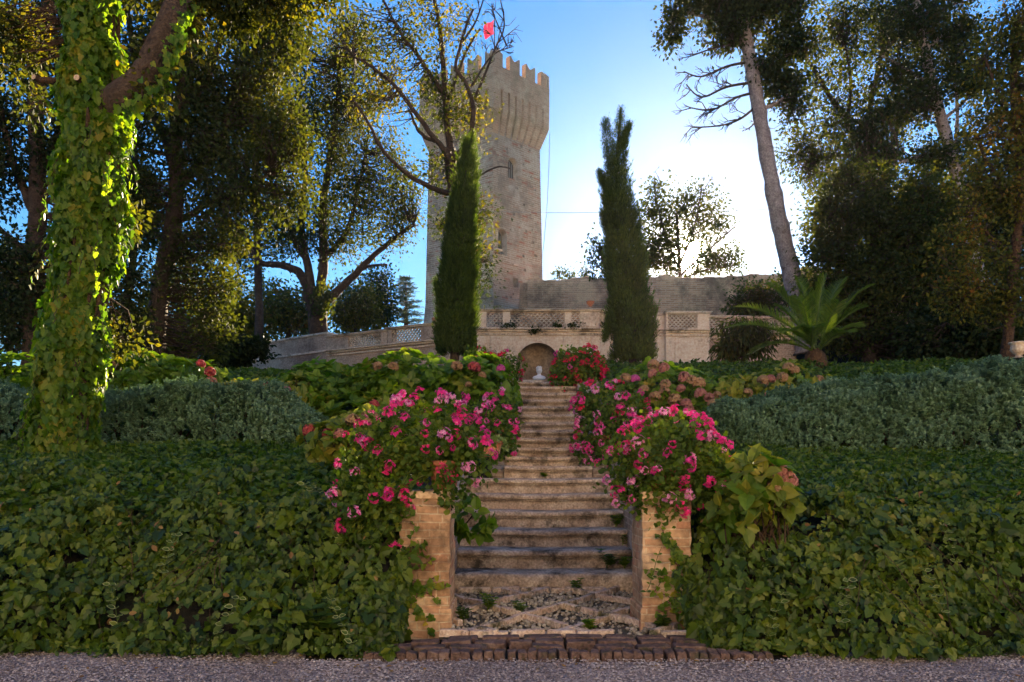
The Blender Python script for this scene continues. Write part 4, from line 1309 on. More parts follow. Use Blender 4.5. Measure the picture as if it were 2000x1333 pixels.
def cover(name, mat, x0, x1, y0, y1, n, hmax, size, tmpl, label, clumpy=.5, flat=.6, seed=0, keep=None):
    mb = MB(); pos = []; nor = []; tip = []; sz = []
    for k in range(n):
        y = y0 + (y1 - y0) * rng.random(); x = rng.uniform(x0 * (.45 + .55 * y / y1), x1 * (.45 + .55 * y / y1)) if False else rng.uniform(x0, x1)
        if abs(x) > .72 * y + .6 or (keep and not keep(x, y)):
            continue
        b_ = mnoise.noise(Vector((x * .9 + seed, y * .9, seed))) * .5 + .5
        c_ = mnoise.noise(Vector((x * 3.1, y * 3.1, seed + 9))) * .5 + .5
        h = hmax * ((1 - clumpy) + clumpy * (b_ * .9 + c_ * .5)) * (1 - rng.random() ** 2 * .7)
        pos.append((x, y, ground_z(x, y) + h + .01)); nor.append(unit(np.array((0, -.35, flat)) + .5 * rng.standard_normal(3)))
        tip.append((rng.standard_normal(), -.6 + .8 * rng.standard_normal(), .1 + .5 * rng.standard_normal()))
        sz.append(size * rng.uniform(.6, 1.3))
    mb.leaves(tmpl, pos, tip, nor, np.array(sz))
    o = mb.build(name, mat)
    return tag(o, label, None, None, 'stuff')


lft = lambda x, y: x < -.84 if y < 9.6 else x < cxu(y) - 1.0
rgt = lambda x, y: x > 1.46 if y < 9.6 else x > cxu(y) + 1.0
cover('ground_cover', LM['cover'], -7.6, -.8, 5.9, 10.6, 30000, .27, .055, IVY, 'small leaved ivy on the level ground above the left bank', seed=2, keep=lft)
cover('ground_cover', LM['cover'], 1.4, 7.6, 5.9, 10.6, 27000, .27, .055, OVAL, 'leafy ground cover on the level ground above the right bank', seed=5, keep=rgt)
cover('ground_cover', LM['cover'], -13, -.4, 10.6, 23.2, 34000, .30, .085, IVY, 'low ivy in front of the terrace wall on the left', clumpy=.7, seed=12, keep=lft)
cover('ground_cover', LM['cover'], 1.4, 14, 10.6, 23.4, 46000, .48, .085, OVAL, 'thick ivy bed in front of the palm and the right wall', clumpy=.75, seed=15, keep=rgt)


def grass(name, x0, x1, y0, y1, n, hh, label, keep, seed=0):
    mb = MB(); pos = []; tip = []; nor = []; sz = []
    for k in range(n):
        x = rng.uniform(x0, x1); y = rng.uniform(y0, y1)
        if not keep(x, y): continue
        d_ = mnoise.noise(Vector((x * .8 + seed, y * .8, seed)))
        if d_ < -.12 + .25 * rng.random(): continue
        pos.append((x, y, ground_z(x, y) + .02)); tip.append((.35 * rng.standard_normal(), .35 * rng.standard_normal() - .1, 1)); nor.append(rdir(1)[0]); sz.append(hh * rng.uniform(.5, 1.3))
    mb.leaves(NARROW if False else ([(-.03, 0, 0), (.03, 0, 0), (.022, .55, .03), (0, 1, .16), (-.022, .55, .03)], [[(0, 1, 2, 3, 4)]]), pos, tip, nor, np.array(sz))
    return tag(mb.build(name, LM['grass']), label, None, None, 'stuff')


grass('grass', 1.6, 7, 6.7, 10.0, 9000, .2, 'wild grass on the right plateau below the silver hedge', rgt, 3)
grass('grass', -6.5, -.9, 7.8, 10.2, 3000, .24, 'weeds and grass on the left plateau below the silver hedge', lft, 8)

n = 240
xl = rng.uniform(-3.6, 3.6, n); yl = np.where(rng.random(n) < .6, rng.uniform(4.5, 5.02, n), rng.uniform(4.0, 5, n)); yl = np.where((xl > -.95) & (xl < 1.6) & (yl > 4.70), 4.72 - .2 * rng.random(n), yl)
mb = MB(); mb.leaves(OVAL, np.stack([xl, yl, .026 + .008 * rng.random(n)], -1), rdir(n) * (1, 1, .15), np.tile((0, 0, 1.), (n, 1)) + .5 * rdir(n), rng.uniform(.012, .034, n))
wd = MB()
for _ in range(90):
    xc = rng.choice((rng.uniform(-3.6, -.9), rng.uniform(1.5, 3.6))); yc = 5.0 - .22 * rng.random() ** 2; k = rng.integers(6, 22)
    cc_ = np.stack([xc + .06 * rng.standard_normal(k), yc + .035 * rng.standard_normal(k), .02 + .05 * rng.random(k)], -1)
    wd.leaves(OVAL, cc_, rdir(k) + np.array((0, -.2, .5)), rdir(k) + np.array((0, -.4, 1)), rng.uniform(.018, .05, k))
tag(wd.build('edge_weeds', LM['cover']), 'small weeds creeping out over the gravel edge', None, None, 'stuff')
tag(mb.build('leaf_litter', LM['dead']), 'small dry leaves scattered along the gravel edge', None, None, 'stuff')

# variegated trailing sprigs in both banks
mb = MB()
RIM = ([(x * 1.0, y, z) for x, y, z in OVAL[0]], OVAL[1])
INN = ([(x * .74, .10 + y * .8, z * .74 + .02) for x, y, z in OVAL[0]], OVAL[1])
for cx_, n in [(-2.6, 2), (-1.9, 2), (-1.25, 3), (1.55, 5), (2.1, 2), (2.9, 2)]:
    for k in range(n):
        x = cx_ + rng.uniform(-.3, .3); s = rng.uniform(.1, 1.2); y = y_edge(x) + s
        nn = unit(surf_normal(x, y) + np.array((0, -.3, .1))); p = np.array((x, y, ground_z(x, y))) + nn * (.26 + .06 * rng.random())
        q = [p]; dx = rng.uniform(-.03, .03)
        for t in range(6):
            p = p + np.array((dx + rng.uniform(-.01, .01), -.02, -.05 if s < .9 else .012)); q.append(p)
        if q[-1][2] < .05: continue
        mb.tube(q, .002, 4, 1, cap=False)
        q = np.array(q[1:])
        for sx in (-1, 1):
            tip = np.tile((sx * .9, -.3, .15), (6, 1)) + .3 * rdir(6); nor = np.tile((0, -.6, .7), (6, 1)) + .3 * rdir(6); ss = rng.uniform(.03, .06, 6)
            mb.leaves(RIM, q, tip, nor, ss, 0)
            mb.leaves(INN, q + unit(nor) * .002, tip, nor, ss, 1)
tag(mb.build('variegated_periwinkle', [LM['varieg'], LM['ivy']]), 'pale rimmed trailing sprigs hanging over the ivy', None, None, 'stuff')


# ------------------------------------------------------------------ silver hedges
def hedge(name, cpts, label, n, group='clipped silver hedges'):
    """cpts: (x, y, half width, half depth, height) along the hedge; clipped shrub of small upright sprigs"""
    cp = np.array(cpts, float)
    root = thing(name, (cp[:, 0].mean(), cp[:, 1].mean(), ground_z(cp[:, 0].mean(), cp[:, 1].mean())), label, 'hedge', group)
    C = []; Nn = []
    while len(C) < n:
        k = rng.integers(0, len(cp)); c = cp[k]
        d_ = rdir(1)[0]
        if d_[2] < -.15 or (d_[1] > .35 and rng.random() < .6): continue
        e = np.sign(d_) * np.abs(d_) ** .75
        z0 = ground_z(c[0], c[1])
        p = np.array((c[0] + e[0] * c[2], c[1] + e[1] * c[3], z0 + c[4] * (.08 + .92 * max(0, e[2])) if d_[2] > -.1 else z0 + .1))
        # inside another lobe?
        bad = False
        for m in range(max(0, k - 2), min(len(cp), k + 3)):
            if m != k:
                q = cp[m]; f_ = (p - np.array((q[0], q[1], ground_z(q[0], q[1])))) / q[2:5]
                if np.sum(np.abs(f_) ** 2.6) < .80: bad = True
        if bad: continue
        l_ = .16 * mnoise.noise(Vector(p * 1.6)) + .11 * mnoise.noise(Vector(p * 4.2))
        nn = unit(d_ / np.array((c[2], c[3], c[4])))
        C.append(p + nn * (l_ - .12 * rng.random() ** 2)); Nn.append(nn)
    C = np.array(C); Nn = np.array(Nn)
    ax = unit(Nn * .8 + np.array((0, 0, .75)) + .35 * rdir(n))
    mb = MB(); per = 13
    a, b_ = frame(ax)
    k = n * per
    t = np.tile(np.linspace(0, 1, per), n); ph = np.tile(np.arange(per) * 2.4, n) + np.repeat(rng.uniform(0, 6.3, n), per)
    A = np.repeat(ax, per, 0); rad = np.repeat(a, per, 0) * np.cos(ph)[:, None] + np.repeat(b_, per, 0) * np.sin(ph)[:, None]
    ln = np.repeat(rng.uniform(.04, .085, n), per)
    pos = np.repeat(C, per, 0) + A * (t * ln)[:, None]
    mb.leaves(OVAL, pos, rad * 1.0 + A * (.15 + .55 * t)[:, None], A * .8 - rad * .4 + .25 * rdir(k), rng.uniform(.022, .040, k))
    o = mb.build('foliage', LM['silver'], root)
    # woody core
    mb = MB()
    for c in cp[::max(1, len(cp) // 6)]:
        z0 = ground_z(c[0], c[1])
        for q in range(10):
            e = rdir(1)[0]; e[2] = abs(e[2]) * .8 + .3
            mb.tube([(c[0], c[1], z0 - .05), tuple(np.array((c[0], c[1], z0)) + e * c[2:5] * .45), tuple(np.array((c[0], c[1], z0)) + e * c[2:5] * .85)], [.02, .012, .005], 5)
    mb.build('stems', M['bark'], root)


def hcp(pts, D0, n):
    """interpolate px control points (px, D, half width m, depth m, height m)"""
    p = np.array(pts, float); t = np.linspace(0, len(p) - 1, n)
    q = np.stack([np.interp(t, np.arange(len(p)), p[:, k]) for k in range(5)], -1)
    q[:, 0] = (q[:, 0] - 1000) / F * q[:, 1]
    return q


hedge('silver_hedge', hcp([(215, 10.5, .45, .6, .86), (320, 10.5, .5, .65, .92), (430, 10.4, .5, .65, .92), (520, 10.3, .5, .6, .82), (590, 10.2, .42, .5, .50)], 0, 8), 'low clipped silver hedge between the ivy covered trunk and the left flowers', 7600)
hedge('silver_hedge', hcp([(-160, 10.7, .5, .6, .9), (-40, 10.6, .5, .65, .95), (30, 10.6, .45, .6, .9)], 0, 4), 'silver hedge cut off by the left edge, behind the ivy covered trunk', 4000)
hedge('silver_hedge', hcp([(1425, 9.9, .36, .5, .6), (1500, 9.9, .45, .6, .8), (1620, 9.8, .5, .7, .95), (1750, 9.7, .5, .7, 1.08), (1880, 9.6, .5, .7, 1.2), (2010, 9.5, .5, .7, 1.25), (2150, 9.4, .5, .7, 1.3)], 0, 13), 'long clipped silver hedge running off the right edge', 15000)


# ------------------------------------------------------------------ shrubs made of leaf rosettes
def mophead(mat, r, nflor=130):
    mb = MB(); d_ = rdir(nflor); d_[:, 2] = np.abs(d_[:, 2]) * 1.0 - .25; d_ = unit(d_)
    c = d_ * r * rng.uniform(.82, 1.0, nflor)[:, None]
    a, b_ = frame(d_)
    for k in range(4):
        ph = k * math.pi / 2 + .3
        tip = a * math.cos(ph) + b_ * math.sin(ph) + d_ * .25 + .2 * rdir(nflor)
        mb.leaves(ROUND, c, tip, d_ + .3 * rdir(nflor), r * rng.uniform(.2, .32, nflor))
    return mb.build('flower_head', mat)


def dup(o, parent, loc, rot, scale):
    c = o.copy(); COL.objects.link(c); c.parent = parent
    c.location = Vector(loc) - Vector(parent.location); c.rotation_euler = rot; c.scale = (scale,) * 3
    return c


MOP = {k: [mophead(LM[m], 1.0) for _ in range(2)] for k, m in (('dry', 'dryflower'), ('pink', 'pinkflower'), ('purple', 'purpleflower'), ('red', 'redhyd'))}
USED_MOP = set()


def place_proto(protos, used, parent, loc, rot, scale):
    o = random.choice(protos)
    if o.name not in used:
        used.add(o.name); o.parent = parent
        o.location = Vector(loc) - Vector(parent.location); o.rotation_euler = rot; o.scale = (scale,) * 3
        return o
    return dup(o, parent, loc, rot, scale)


def blob_pts(blobs, n, face=True, noise_amp=.12):
    """points on the outside of a union of ellipsoids given as (px, py, D, rx px, ry px, rd m)"""
    B = []
    for px, py, D, rx, ry, rd in blobs:
        B.append((P(px, py, D), np.array((rx / F * D, rd, ry / F * D))))
    area = np.array([b_[1][0] * b_[1][2] + b_[1][1] * (b_[1][0] + b_[1][2]) * .5 for b_ in B]); area /= area.sum()
    out = []; nrm = []; tries = 0
    while len(out) < n and tries < n * 40:
        tries += 1
        c, r = B[rng.choice(len(B), p=area)]
        d_ = rdir(1)[0]
        if face and d_[1] > .3 and rng.random() < .75: continue
        p = c + d_ * r
        if any(np.sum(((p - c2) / r2) ** 2) < .86 for c2, r2 in B if c2 is not c): continue
        nn = unit(d_ / r)
        p = p + nn * noise_amp * mnoise.noise(Vector(p * 2.2))
        out.append(p); nrm.append(nn)
    return np.array(out), np.array(nrm)


def shrub_leaves(mb, C, Nn, size, rings=((4, 75, .75), (4, 50, 1.0)), mi=0, tmpl=BIG, up=.4):
    n = len(C)
    ax = unit(Nn + np.array((0, 0, up)) + .35 * rdir(n))
    a, b_ = frame(ax)
    for cnt, ang, sc in rings:
        for k in range(cnt):
            ph = 2 * math.pi * k / cnt + rng.uniform(0, .5, n) + ang
            rad = a * np.cos(ph)[:, None] + b_ * np.sin(ph)[:, None]
            el = R(90 - ang) + rng.uniform(-.25, .25, n)
            tip = rad * np.cos(el)[:, None] + ax * np.sin(el)[:, None] + np.array((0, 0, -.15))
            nor = ax * np.cos(el)[:, None] - rad * np.sin(el)[:, None] + .15 * rdir(n)
            mb.leaves(tmpl, C + rad * .012, tip, nor, size * sc * rng.uniform(.7, 1.2, n), mi)


def hydrangea(blobs, n, size, label, heads, mats=('hyd',), frac=None, inner=1, hs=.07, foot=None):
    b0 = blobs[0]; base = P(b0[0], b0[1], b0[2])
    gz = ground_z(base[0], base[1])
    if foot: base = np.array(foot); gz = foot[2]
    root = thing('hydrangea', (base[0], base[1], gz), label, 'shrub')
    mb = MB()
    C, Nn = blob_pts(blobs, n)
    k = rng.random(len(C)) < (frac or 0)
    if len(mats) > 1:
        # yellowing side by side, clump by clump
        k = np.array([mnoise.noise(Vector(p * .9)) + .35 * rng.standard_normal() > (.5 - (frac or 0)) for p in C])
    shrub_leaves(mb, C[~k], Nn[~k], size, mi=0)
    if k.any(): shrub_leaves(mb, C[k], Nn[k], size * .92, mi=1)
    if inner:
        C2 = C - Nn * size * rng.uniform(.6, 1.6, len(C))[:, None]
        shrub_leaves(mb, C2, Nn, size, rings=((5, 80, 1.0),), mi=0)
    mb.build('foliage', [LM[m] for m in mats], root)
    mb = MB()
    for q in range(0, len(C), max(1, len(C) // 60)) if not foot else (0,):
        s0 = np.array((base[0] + rng.uniform(-.3, .3) * (0 if foot else 1), base[1] + rng.uniform(-.2, .2) * (0 if foot else 1), gz - .03)); mid = (s0 + C[q]) / 2 + np.array((0, 0, -.1))
        mb.tube([s0, mid, C[q]], [.012, .008, .005], 5, cap=False)
    mb.build('stems', M['bark_red'], root)
    for px, py, D, kind, sc in heads:
        p = P(px, py, D)
        place_proto(MOP[kind], USED_MOP, root, p, (rng.uniform(.0, .5), rng.uniform(-.4, .4), rng.uniform(0, 6)), hs * sc)
    return root


hydrangea([(800, 790, 12.2, 150, 92, .9), (640, 800, 12.2, 120, 85, .8), (930, 790, 12.0, 75, 88, .7), (540, 830, 12.0, 90, 70, .7), (720, 850, 11.6, 180, 80, .6)], 620, .155,
          'big green hydrangea left of the upper stairs with a few brown and crimson heads', [(738, 716, 11.35, 'dry', 1), (768, 718, 11.3, 'dry', 1.1), (892, 717, 11.3, 'dry', 1.2), (926, 719, 11.25, 'red', 1.3), (978, 721, 11.25, 'purple', .9), (942, 734, 11.2, 'dry', .8), (731, 791, 11.1, 'red', 1), (915, 752, 11.2, 'dry', .7)], ('hyd', 'hyd_y'), .02)
hydrangea([(500, 790, 11.9, 70, 40, .5), (580, 778, 11.7, 60, 45, .5), (460, 800, 11.6, 40, 30, .4)], 110, .14, 'yellowing hydrangea at the left end of the big green one, behind the silver hedge', [(560, 762, 11.2, 'purple', .8), (487, 755, 11.3, 'pink', .8), (520, 752, 11.2, 'red', .7)], ('hyd_y', 'hyd'), .25)
hydrangea([(290, 760, 12.8, 95, 62, .8), (380, 765, 12.8, 70, 55, .7), (215, 765, 12.8, 60, 60, .7), (300, 800, 12.5, 130, 45, .6)], 300, .16, 'dark leaved hydrangea behind the silver hedge, between the two left trunks', [(208, 726, 12.1, 'red', 1.3), (198, 704, 12.2, 'dry', 1), (222, 712, 12.2, 'dry', 1), (392, 712, 12.1, 'red', 1), (410, 728, 12.0, 'red', 1.2), (412, 748, 12.0, 'pink', 1.3), (366, 758, 11.9, 'dry', .7)], ('hyd',))
hydrangea([(1290, 790, 11.6, 100, 72, .7), (1380, 800, 11.6, 80, 60, .6), (1220, 790, 11.6, 45, 50, .5), (1340, 840, 11.2, 110, 60, .5)], 270, .13, 'hydrangea right of the stairs crowded with dusty brown and pink heads',
          [(1276, 714, 11.0, 'dry', 1.2), (1297, 720, 10.95, 'pink', 1.1), (1275, 731, 10.95, 'pink', 1), (1240, 742, 10.9, 'purple', 1), (1222, 740, 10.9, 'dry', 1.1), (1336, 738, 10.95, 'pink', 1.2), (1350, 745, 10.9, 'dry', 1.2), (1365, 750, 10.9, 'dry', 1.3), (1300, 752, 10.85, 'dry', 1.1), (1280, 776, 10.8, 'dry', 1.2), (1298, 768, 10.8, 'dry', 1.1), (1318, 782, 10.75, 'dry', 1.3), (1340, 790, 10.7, 'pink', 1.1), (1368, 770, 10.8, 'pink', 1.2), (1385, 778, 10.75, 'pink', 1), (1310, 808, 10.6, 'dry', 1.1), (1345, 803, 10.65, 'pink', 1.1), (1392, 790, 10.6, 'dry', 1), (1258, 762, 10.8, 'dry', 1), (1330, 760, 10.85, 'pink', .9)], ('hyd', 'hyd_y'), .15)
hydrangea([(1500, 775, 11.6, 85, 42, .5), (1420, 780, 11.5, 60, 45, .5), (1570, 765, 11.7, 50, 30, .4), (1540, 745, 11.8, 40, 35, .4)], 150, .12, 'yellow leaved hydrangea with tan heads above the left end of the right hedge',
          [(1540, 720, 11.3, 'dry', 1.2), (1552, 724, 11.3, 'dry', 1), (1490, 745, 11.1, 'dry', 1.2), (1505, 742, 11.1, 'pink', 1), (1528, 738, 11.15, 'dry', 1.1), (1600, 742, 11.3, 'dry', .9), (1460, 768, 10.95, 'dry', 1), (1500, 774, 10.9, 'pink', .9), (1520, 775, 10.9, 'dry', .9), (1400, 772, 10.9, 'dry', .8)], ('hyd_y', 'hyd'), .2)
hydrangea([(1480, 950, 5.5, 55, 50, .22), (1445, 1000, 5.42, 42, 34, .16), (1510, 985, 5.45, 36, 40, .16)], 46, .135, 'broad leaved hydrangea beside the right pillar with three faded pink and tan heads', [(1518, 922, 5.35, 'pink', 1), (1538, 940, 5.35, 'pink', 1), (1514, 956, 5.3, 'dry', .95)], ('hyd', 'hyd_y'), .5, hs=.068)
hydrangea([(660, 880, 7.6, 65, 55, .35), (720, 850, 7.6, 45, 45, .3), (630, 860, 7.8, 35, 30, .25)], 46, .125, 'yellowing hydrangea with dried heads behind the left flower pot', [(690, 825, 7.3, 'dry', 1), (722, 818, 7.3, 'dry', 1.1), (605, 842, 7.6, 'red', .9), (664, 850, 7.3, 'pink', .8), (640, 848, 7.4, 'red', .7), (655, 970, 5.6, 'dry', .7)], ('hyd_y', 'hyd'), .3, hs=.075)
hydrangea([(928, 1008, 6.35, 24, 26, .10)], 12, .115, 'small bright hydrangea rosette leaning out beside the left pillar', [], ('hyd',), None, inner=0, foot=(-.60, 6.7, .70))
hydrangea([(60, 745, 12.6, 130, 45, .8), (-60, 745, 12.6, 80, 45, .8)], 130, .15, 'shaded hydrangea at the left edge behind the silver hedge', [], ('hyd',))


# ------------------------------------------------------------------ geraniums in pots
def umbel(kind, seed):
    """flower head of some ten florets, each of five petals, on a stalk"""
    mb = MB(); nfl = 15
    mats = {'hot': ['hot', 'pale'], 'pale': ['pale', 'hot'], 'coral': ['coral', 'hot'], 'crimson': ['crimson', 'coral']}[kind]
    d_ = rdir(nfl); d_[:, 2] = np.abs(d_[:, 2]) * .8 - .15; d_ = unit(d_)
    c = d_ * .041 * rng.uniform(.45, 1.15, nfl)[:, None] + np.array((0, 0, .006))
    a, b_ = frame(d_)
    for k in range(5):
        ph = 2 * math.pi * k / 5
        tip = a * math.cos(ph) + b_ * math.sin(ph) + d_ * .35
        mb.leaves(OVAL, c, tip + .12 * rdir(nfl), d_ - .3 * tip + .2 * rdir(nfl), rng.uniform(.016, .024, nfl) * (1.15 if k < 2 else .9), 1 if (k < 1 and seed % 2) else 0)
    for q in range(nfl):
        mb.tube([(0, 0, -.025), tuple(c[q])], .0012, 3, 2, cap=False)
    mb.tube([(0, 0, -.025), (.008, .004, -.07), (.01, .0, -.12)], .0018, 4, 2, cap=False)
    return mb.build('flower_head', [PET[m] for m in mats] + [LM['gera']])


UMB = {k: [umbel(k, s) for s in range(3)] for k in ('hot', 'pale', 'coral', 'crimson')}
USED_UMB = set()


def geranium(blobs, nleaf, nflow, kinds, label, pot, trail=0, lsz=.042, fsc=1.0, group='potted geraniums beside the stairs'):
    base = np.array(pot)
    root = thing('geranium', base, label, 'potted flowers', group)
    # leaf clumps through the outer shell
    C, Nn = blob_pts(blobs, nleaf // 9, noise_amp=.10)
    C = C - Nn * (rng.random(len(C)) ** 2 * .16)[:, None]
    mb = MB()
    cloud(mb, C, .045, 9, ROUND, lsz, droop=.0, out=unit(Nn + np.array((0, -.1, .5))), spread=.75)
    mb.build('foliage', LM['gera'], root)
    mb = MB()
    for q in range(0, len(C), max(1, len(C) // 70)):
        mid = (base + C[q]) / 2 + np.array((0, 0, .08)) + .04 * rng.standard_normal(3)
        mb.tube([base + np.array((rng.uniform(-.06, .06), rng.uniform(-.06, .06), 0)), mid, C[q]], [.006, .004, .0025], 5, cap=False)
    mb.build('stems', LM['gera'], root)
    FC, FN = blob_pts(blobs, nflow, noise_amp=.12)
    ks = [k for k, w_ in kinds]; ws = np.array([w_ for k, w_ in kinds], float); ws /= ws.sum()
    for p, nn in zip(FC, FN):
        k = ks[rng.choice(len(ks), p=ws)]
        d_ = unit(nn + np.array((0, -.15, .45)) + .3 * rdir(1)[0])
        q = Vector(d_).to_track_quat('Z', 'Y').to_euler()
        place_proto(UMB[k], USED_UMB, root, p + d_ * rng.uniform(.03, .10), q, fsc * rng.uniform(.62, 1.08))
    return root


def flower_pot(c, r, h, label, name='flower_pot', square=False):
    """c: centre of the foot"""
    root = thing(name, c, label, 'flower pot', 'terracotta pots on the stair walls')
    mb = MB()
    pr = [(0, 0), (r * .68, 0), (r * .72, .02), (r * .93, h * .8), (r * .93, h * .82)]
    mb.lathe(pr, c, 28); mb.build('pot_body', M['terracotta'], root, smooth=True)
    mb = MB(); mb.lathe([(r * .93, h * .80), (r * 1.04, h * .81), (r * 1.07, h * .88), (r * 1.05, h * .98), (r * 1.0, h), (r * .9, h * .99), (r * .88, h * .86)], c, 28); mb.build('pot_rim', M['terracotta'], root, smooth=True)
    mb = MB(); mb.lathe([(0, h * .9), (r * .9, h * .88)], c, 20); mb.build('potting_soil', M['soil'], root)
    return root


PD = 5.54 + .23
zt = PZ(960, 5.54)
lp = (PX(868, PD), PD, zt + .002); flower_pot(lp, .125, .22, 'terracotta pot on the left pillar, almost hidden by pink geraniums')
geranium([(800, 880, 5.75, 105, 70, .26), (720, 920, 5.72, 55, 75, .2), (890, 890, 5.8, 60, 50, .2), (740, 990, 5.5, 62, 46, .12), (700, 960, 5.6, 40, 50, .12), (850, 838, 5.9, 66, 40, .2), (930, 905, 5.75, 28, 28, .12), (880, 960, 5.55, 25, 28, .06)], 4200, 98, [('hot', 5), ('pale', 2), ('coral', 3)], 'pink geranium spilling over the left pillar at the foot of the stairs', (lp[0], lp[1], lp[2] + .2))
rp = (PX(1292, PD), PD, zt + .002); flower_pot(rp, .125, .22, 'terracotta pot on the right pillar, hidden under geraniums')
geranium([(1300, 900, 5.75, 90, 72, .25), (1230, 910, 5.8, 40, 55, .18), (1370, 930, 5.7, 60, 65, .2), (1300, 975, 5.62, 75, 35, .14), (1400, 985, 5.62, 35, 35, .12), (1330, 850, 5.9, 60, 35, .18)], 4200, 98, [('hot', 4), ('pale', 2), ('coral', 4)], 'pink and coral geranium spilling over the right pillar', (rp[0], rp[1], rp[2] + .2))
wz = lambda y: np.interp(y, [9.85, 13.8], [1.19, 2.78])
p2 = (cxu(10.6) - .76, 10.6, wz(10.6) - .02); flower_pot(p2, .17, .28, 'terracotta pot on the left upper stair wall under magenta geraniums')
geranium([(900, 832, 10.5, 72, 44, .4), (955, 856, 10.3, 50, 54, .35), (850, 866, 10.2, 62, 50, .35), (975, 815, 10.8, 28, 36, .25)], 3600, 98, [('hot', 8), ('pale', 1), ('coral', 1)], 'magenta geranium mound on the left wall of the upper stairs', (p2[0], p2[1], p2[2] + .25), lsz=.055, fsc=1.35)
p3 = (cxu(10.4) + .76, 10.4, wz(10.4) - .02); flower_pot(p3, .17, .28, 'terracotta pot on the right upper stair wall under magenta geraniums')
geranium([(1190, 810, 10.4, 62, 52, .4), (1165, 860, 10.2, 38, 62, .3), (1220, 870, 10.0, 50, 60, .3), (1160, 785, 10.8, 35, 28, .25)], 3400, 98, [('hot', 8), ('pale', 2), ('crimson', 1)], 'magenta geranium mound on the right wall of the upper stairs', (p3[0], p3[1], p3[2] + .25), lsz=.055, fsc=1.35)
p4 = (cxu(13.9) + .78, 13.95, 2.80); flower_pot(p4, .2, .3, 'terracotta pot at the top right of the stairs under crimson geraniums')
geranium([(1128, 722, 13.9, 40, 34, .38), (1110, 735, 13.8, 28, 22, .25), (1145, 712, 14, 30, 25, .25)], 2600, 75, [('crimson', 8), ('hot', 1)], 'round crimson geranium at the right of the niche', (p4[0], p4[1], p4[2] + .26), lsz=.06, fsc=1.25)
p5 = (cxu(14.2) - .95, 14.6, 2.86); flower_pot(p5, .2, .3, 'terracotta pot at the top left of the stairs under crimson geraniums')
geranium([(965, 735, 14.4, 42, 38, .35), (990, 715, 14.3, 22, 22, .2), (935, 710, 14.6, 25, 20, .25)], 2000, 44, [('crimson', 6), ('hot', 3)], 'crimson geranium at the left of the niche behind the big hydrangea', (p5[0], p5[1], p5[2] + .26), lsz=.06, fsc=1.25)

# small pot with pale succulents on the landing
p6 = P(968, 935, 9.3); p6[2] = 1.335; p6[0] = PX(958, 9.35)
flower_pot(p6, .15, .19, 'small terracotta pot of pale succulents at the left end of the landing step')
su = thing('succulent', (p6[0], p6[1], p6[2] + .17), 'pale green trailing succulent in the small pot by the left stair wall', 'succulent')
mb = MB(); n = 70
c = np.array((p6[0], p6[1], p6[2] + .2)) + rng.uniform(-1, 1, (n, 3)) * (.2, .14, .06); c[:, 2] -= np.abs(c[:, 0] - p6[0]) * .35
shrub_leaves(mb, c, unit(rdir(n) + np.array((.2, -.4, .8))), .045, rings=((6, 70, 1), (5, 35, .7)), tmpl=OVAL)
mb.build('foliage', leafmat('succulent_leaf', [(.12, .2, .06), (.2, .28, .09), (.28, .33, .14)], .2), su)


# ------------------------------------------------------------------ weeds
def weed(loc, h, n, label, mat='ivy_sun', size=.05, tmpl=OVAL):
    root = thing('weed', loc, label, 'weed', 'weeds on the old stairs')
    loc = np.array(loc, float); mb = MB(); st = MB()
    for k in range(n):
        d_ = unit(np.array((rng.normal(0, .35), rng.normal(-.1, .3), 1)))
        ln = h * rng.uniform(.5, 1.1); top = loc + d_ * ln
        st.tube([loc, (loc + top) / 2 + .01 * rng.standard_normal(3), top], .0022, 4, cap=False)
        for t in np.linspace(.35, 1, 5):
            m_ = 4 if t == 1 else 2
            ph = rng.uniform(0, 6)
            for q in range(m_):
                a = ph + 2 * math.pi * q / m_
                mb.leaves(tmpl, [loc + (top - loc) * t], [(math.cos(a), math.sin(a), .25)], [(rng.normal(0, .2), -.2, 1)], size * rng.uniform(.7, 1.2))
    mb.build('leaves', LM[mat], root); st.build('stems', LM[mat], root)


weed((.62, 7.12, .03), .16, 4, 'green weed growing at the foot of the lowest step')
weed((.93, 7.53, STEPZ[0][1]), .19, 6, 'bluish weed on the lowest step close to the right wall', 'cover', .055)
weed((1.1, 7.53, STEPZ[0][1]), .14, 5, 'leafy weed in the right corner of the lowest step')
weed((1.12, 8.3, STEPZ[2][1]), .15, 5, 'weed growing by the right wall two steps below the landing')
weed((1.15, 8.0, STEPZ[1][1]), .11, 3, 'small weed in the right corner of the second step')
weed((-.2, 6.2, .05), .13, 7, 'broad patch of weeds on the left of the cobbles', 'ivy_sun', .045)
weed((-.36, 5.7, .05), .12, 5, 'low weed on the cobbles beside the left pillar', 'cover', .05)
weed((.05, 6.0, .05), .10, 6, 'tuft of weeds in the middle left of the cobbles', 'grass', .04)
weed((.55, 5.35, .06), .08, 4, 'little weed between the edging and the cobbles')
weed((1.05, 5.4, .06), .11, 6, 'weed at the foot of the right pillar', 'cover', .05)
weed((.42, 9.72, STEPZ[5][1]), .08, 3, 'small weed on the landing under the upper flight')
weed((-1.55, 5.02, .0), .24, 5, 'pale nettle at the left bank foot', 'cover', .10, OVAL)
weed((-1.25, 4.98, .0), .28, 6, 'pale nettle at the bank foot nearer the left pillar', 'cover', .11, OVAL)


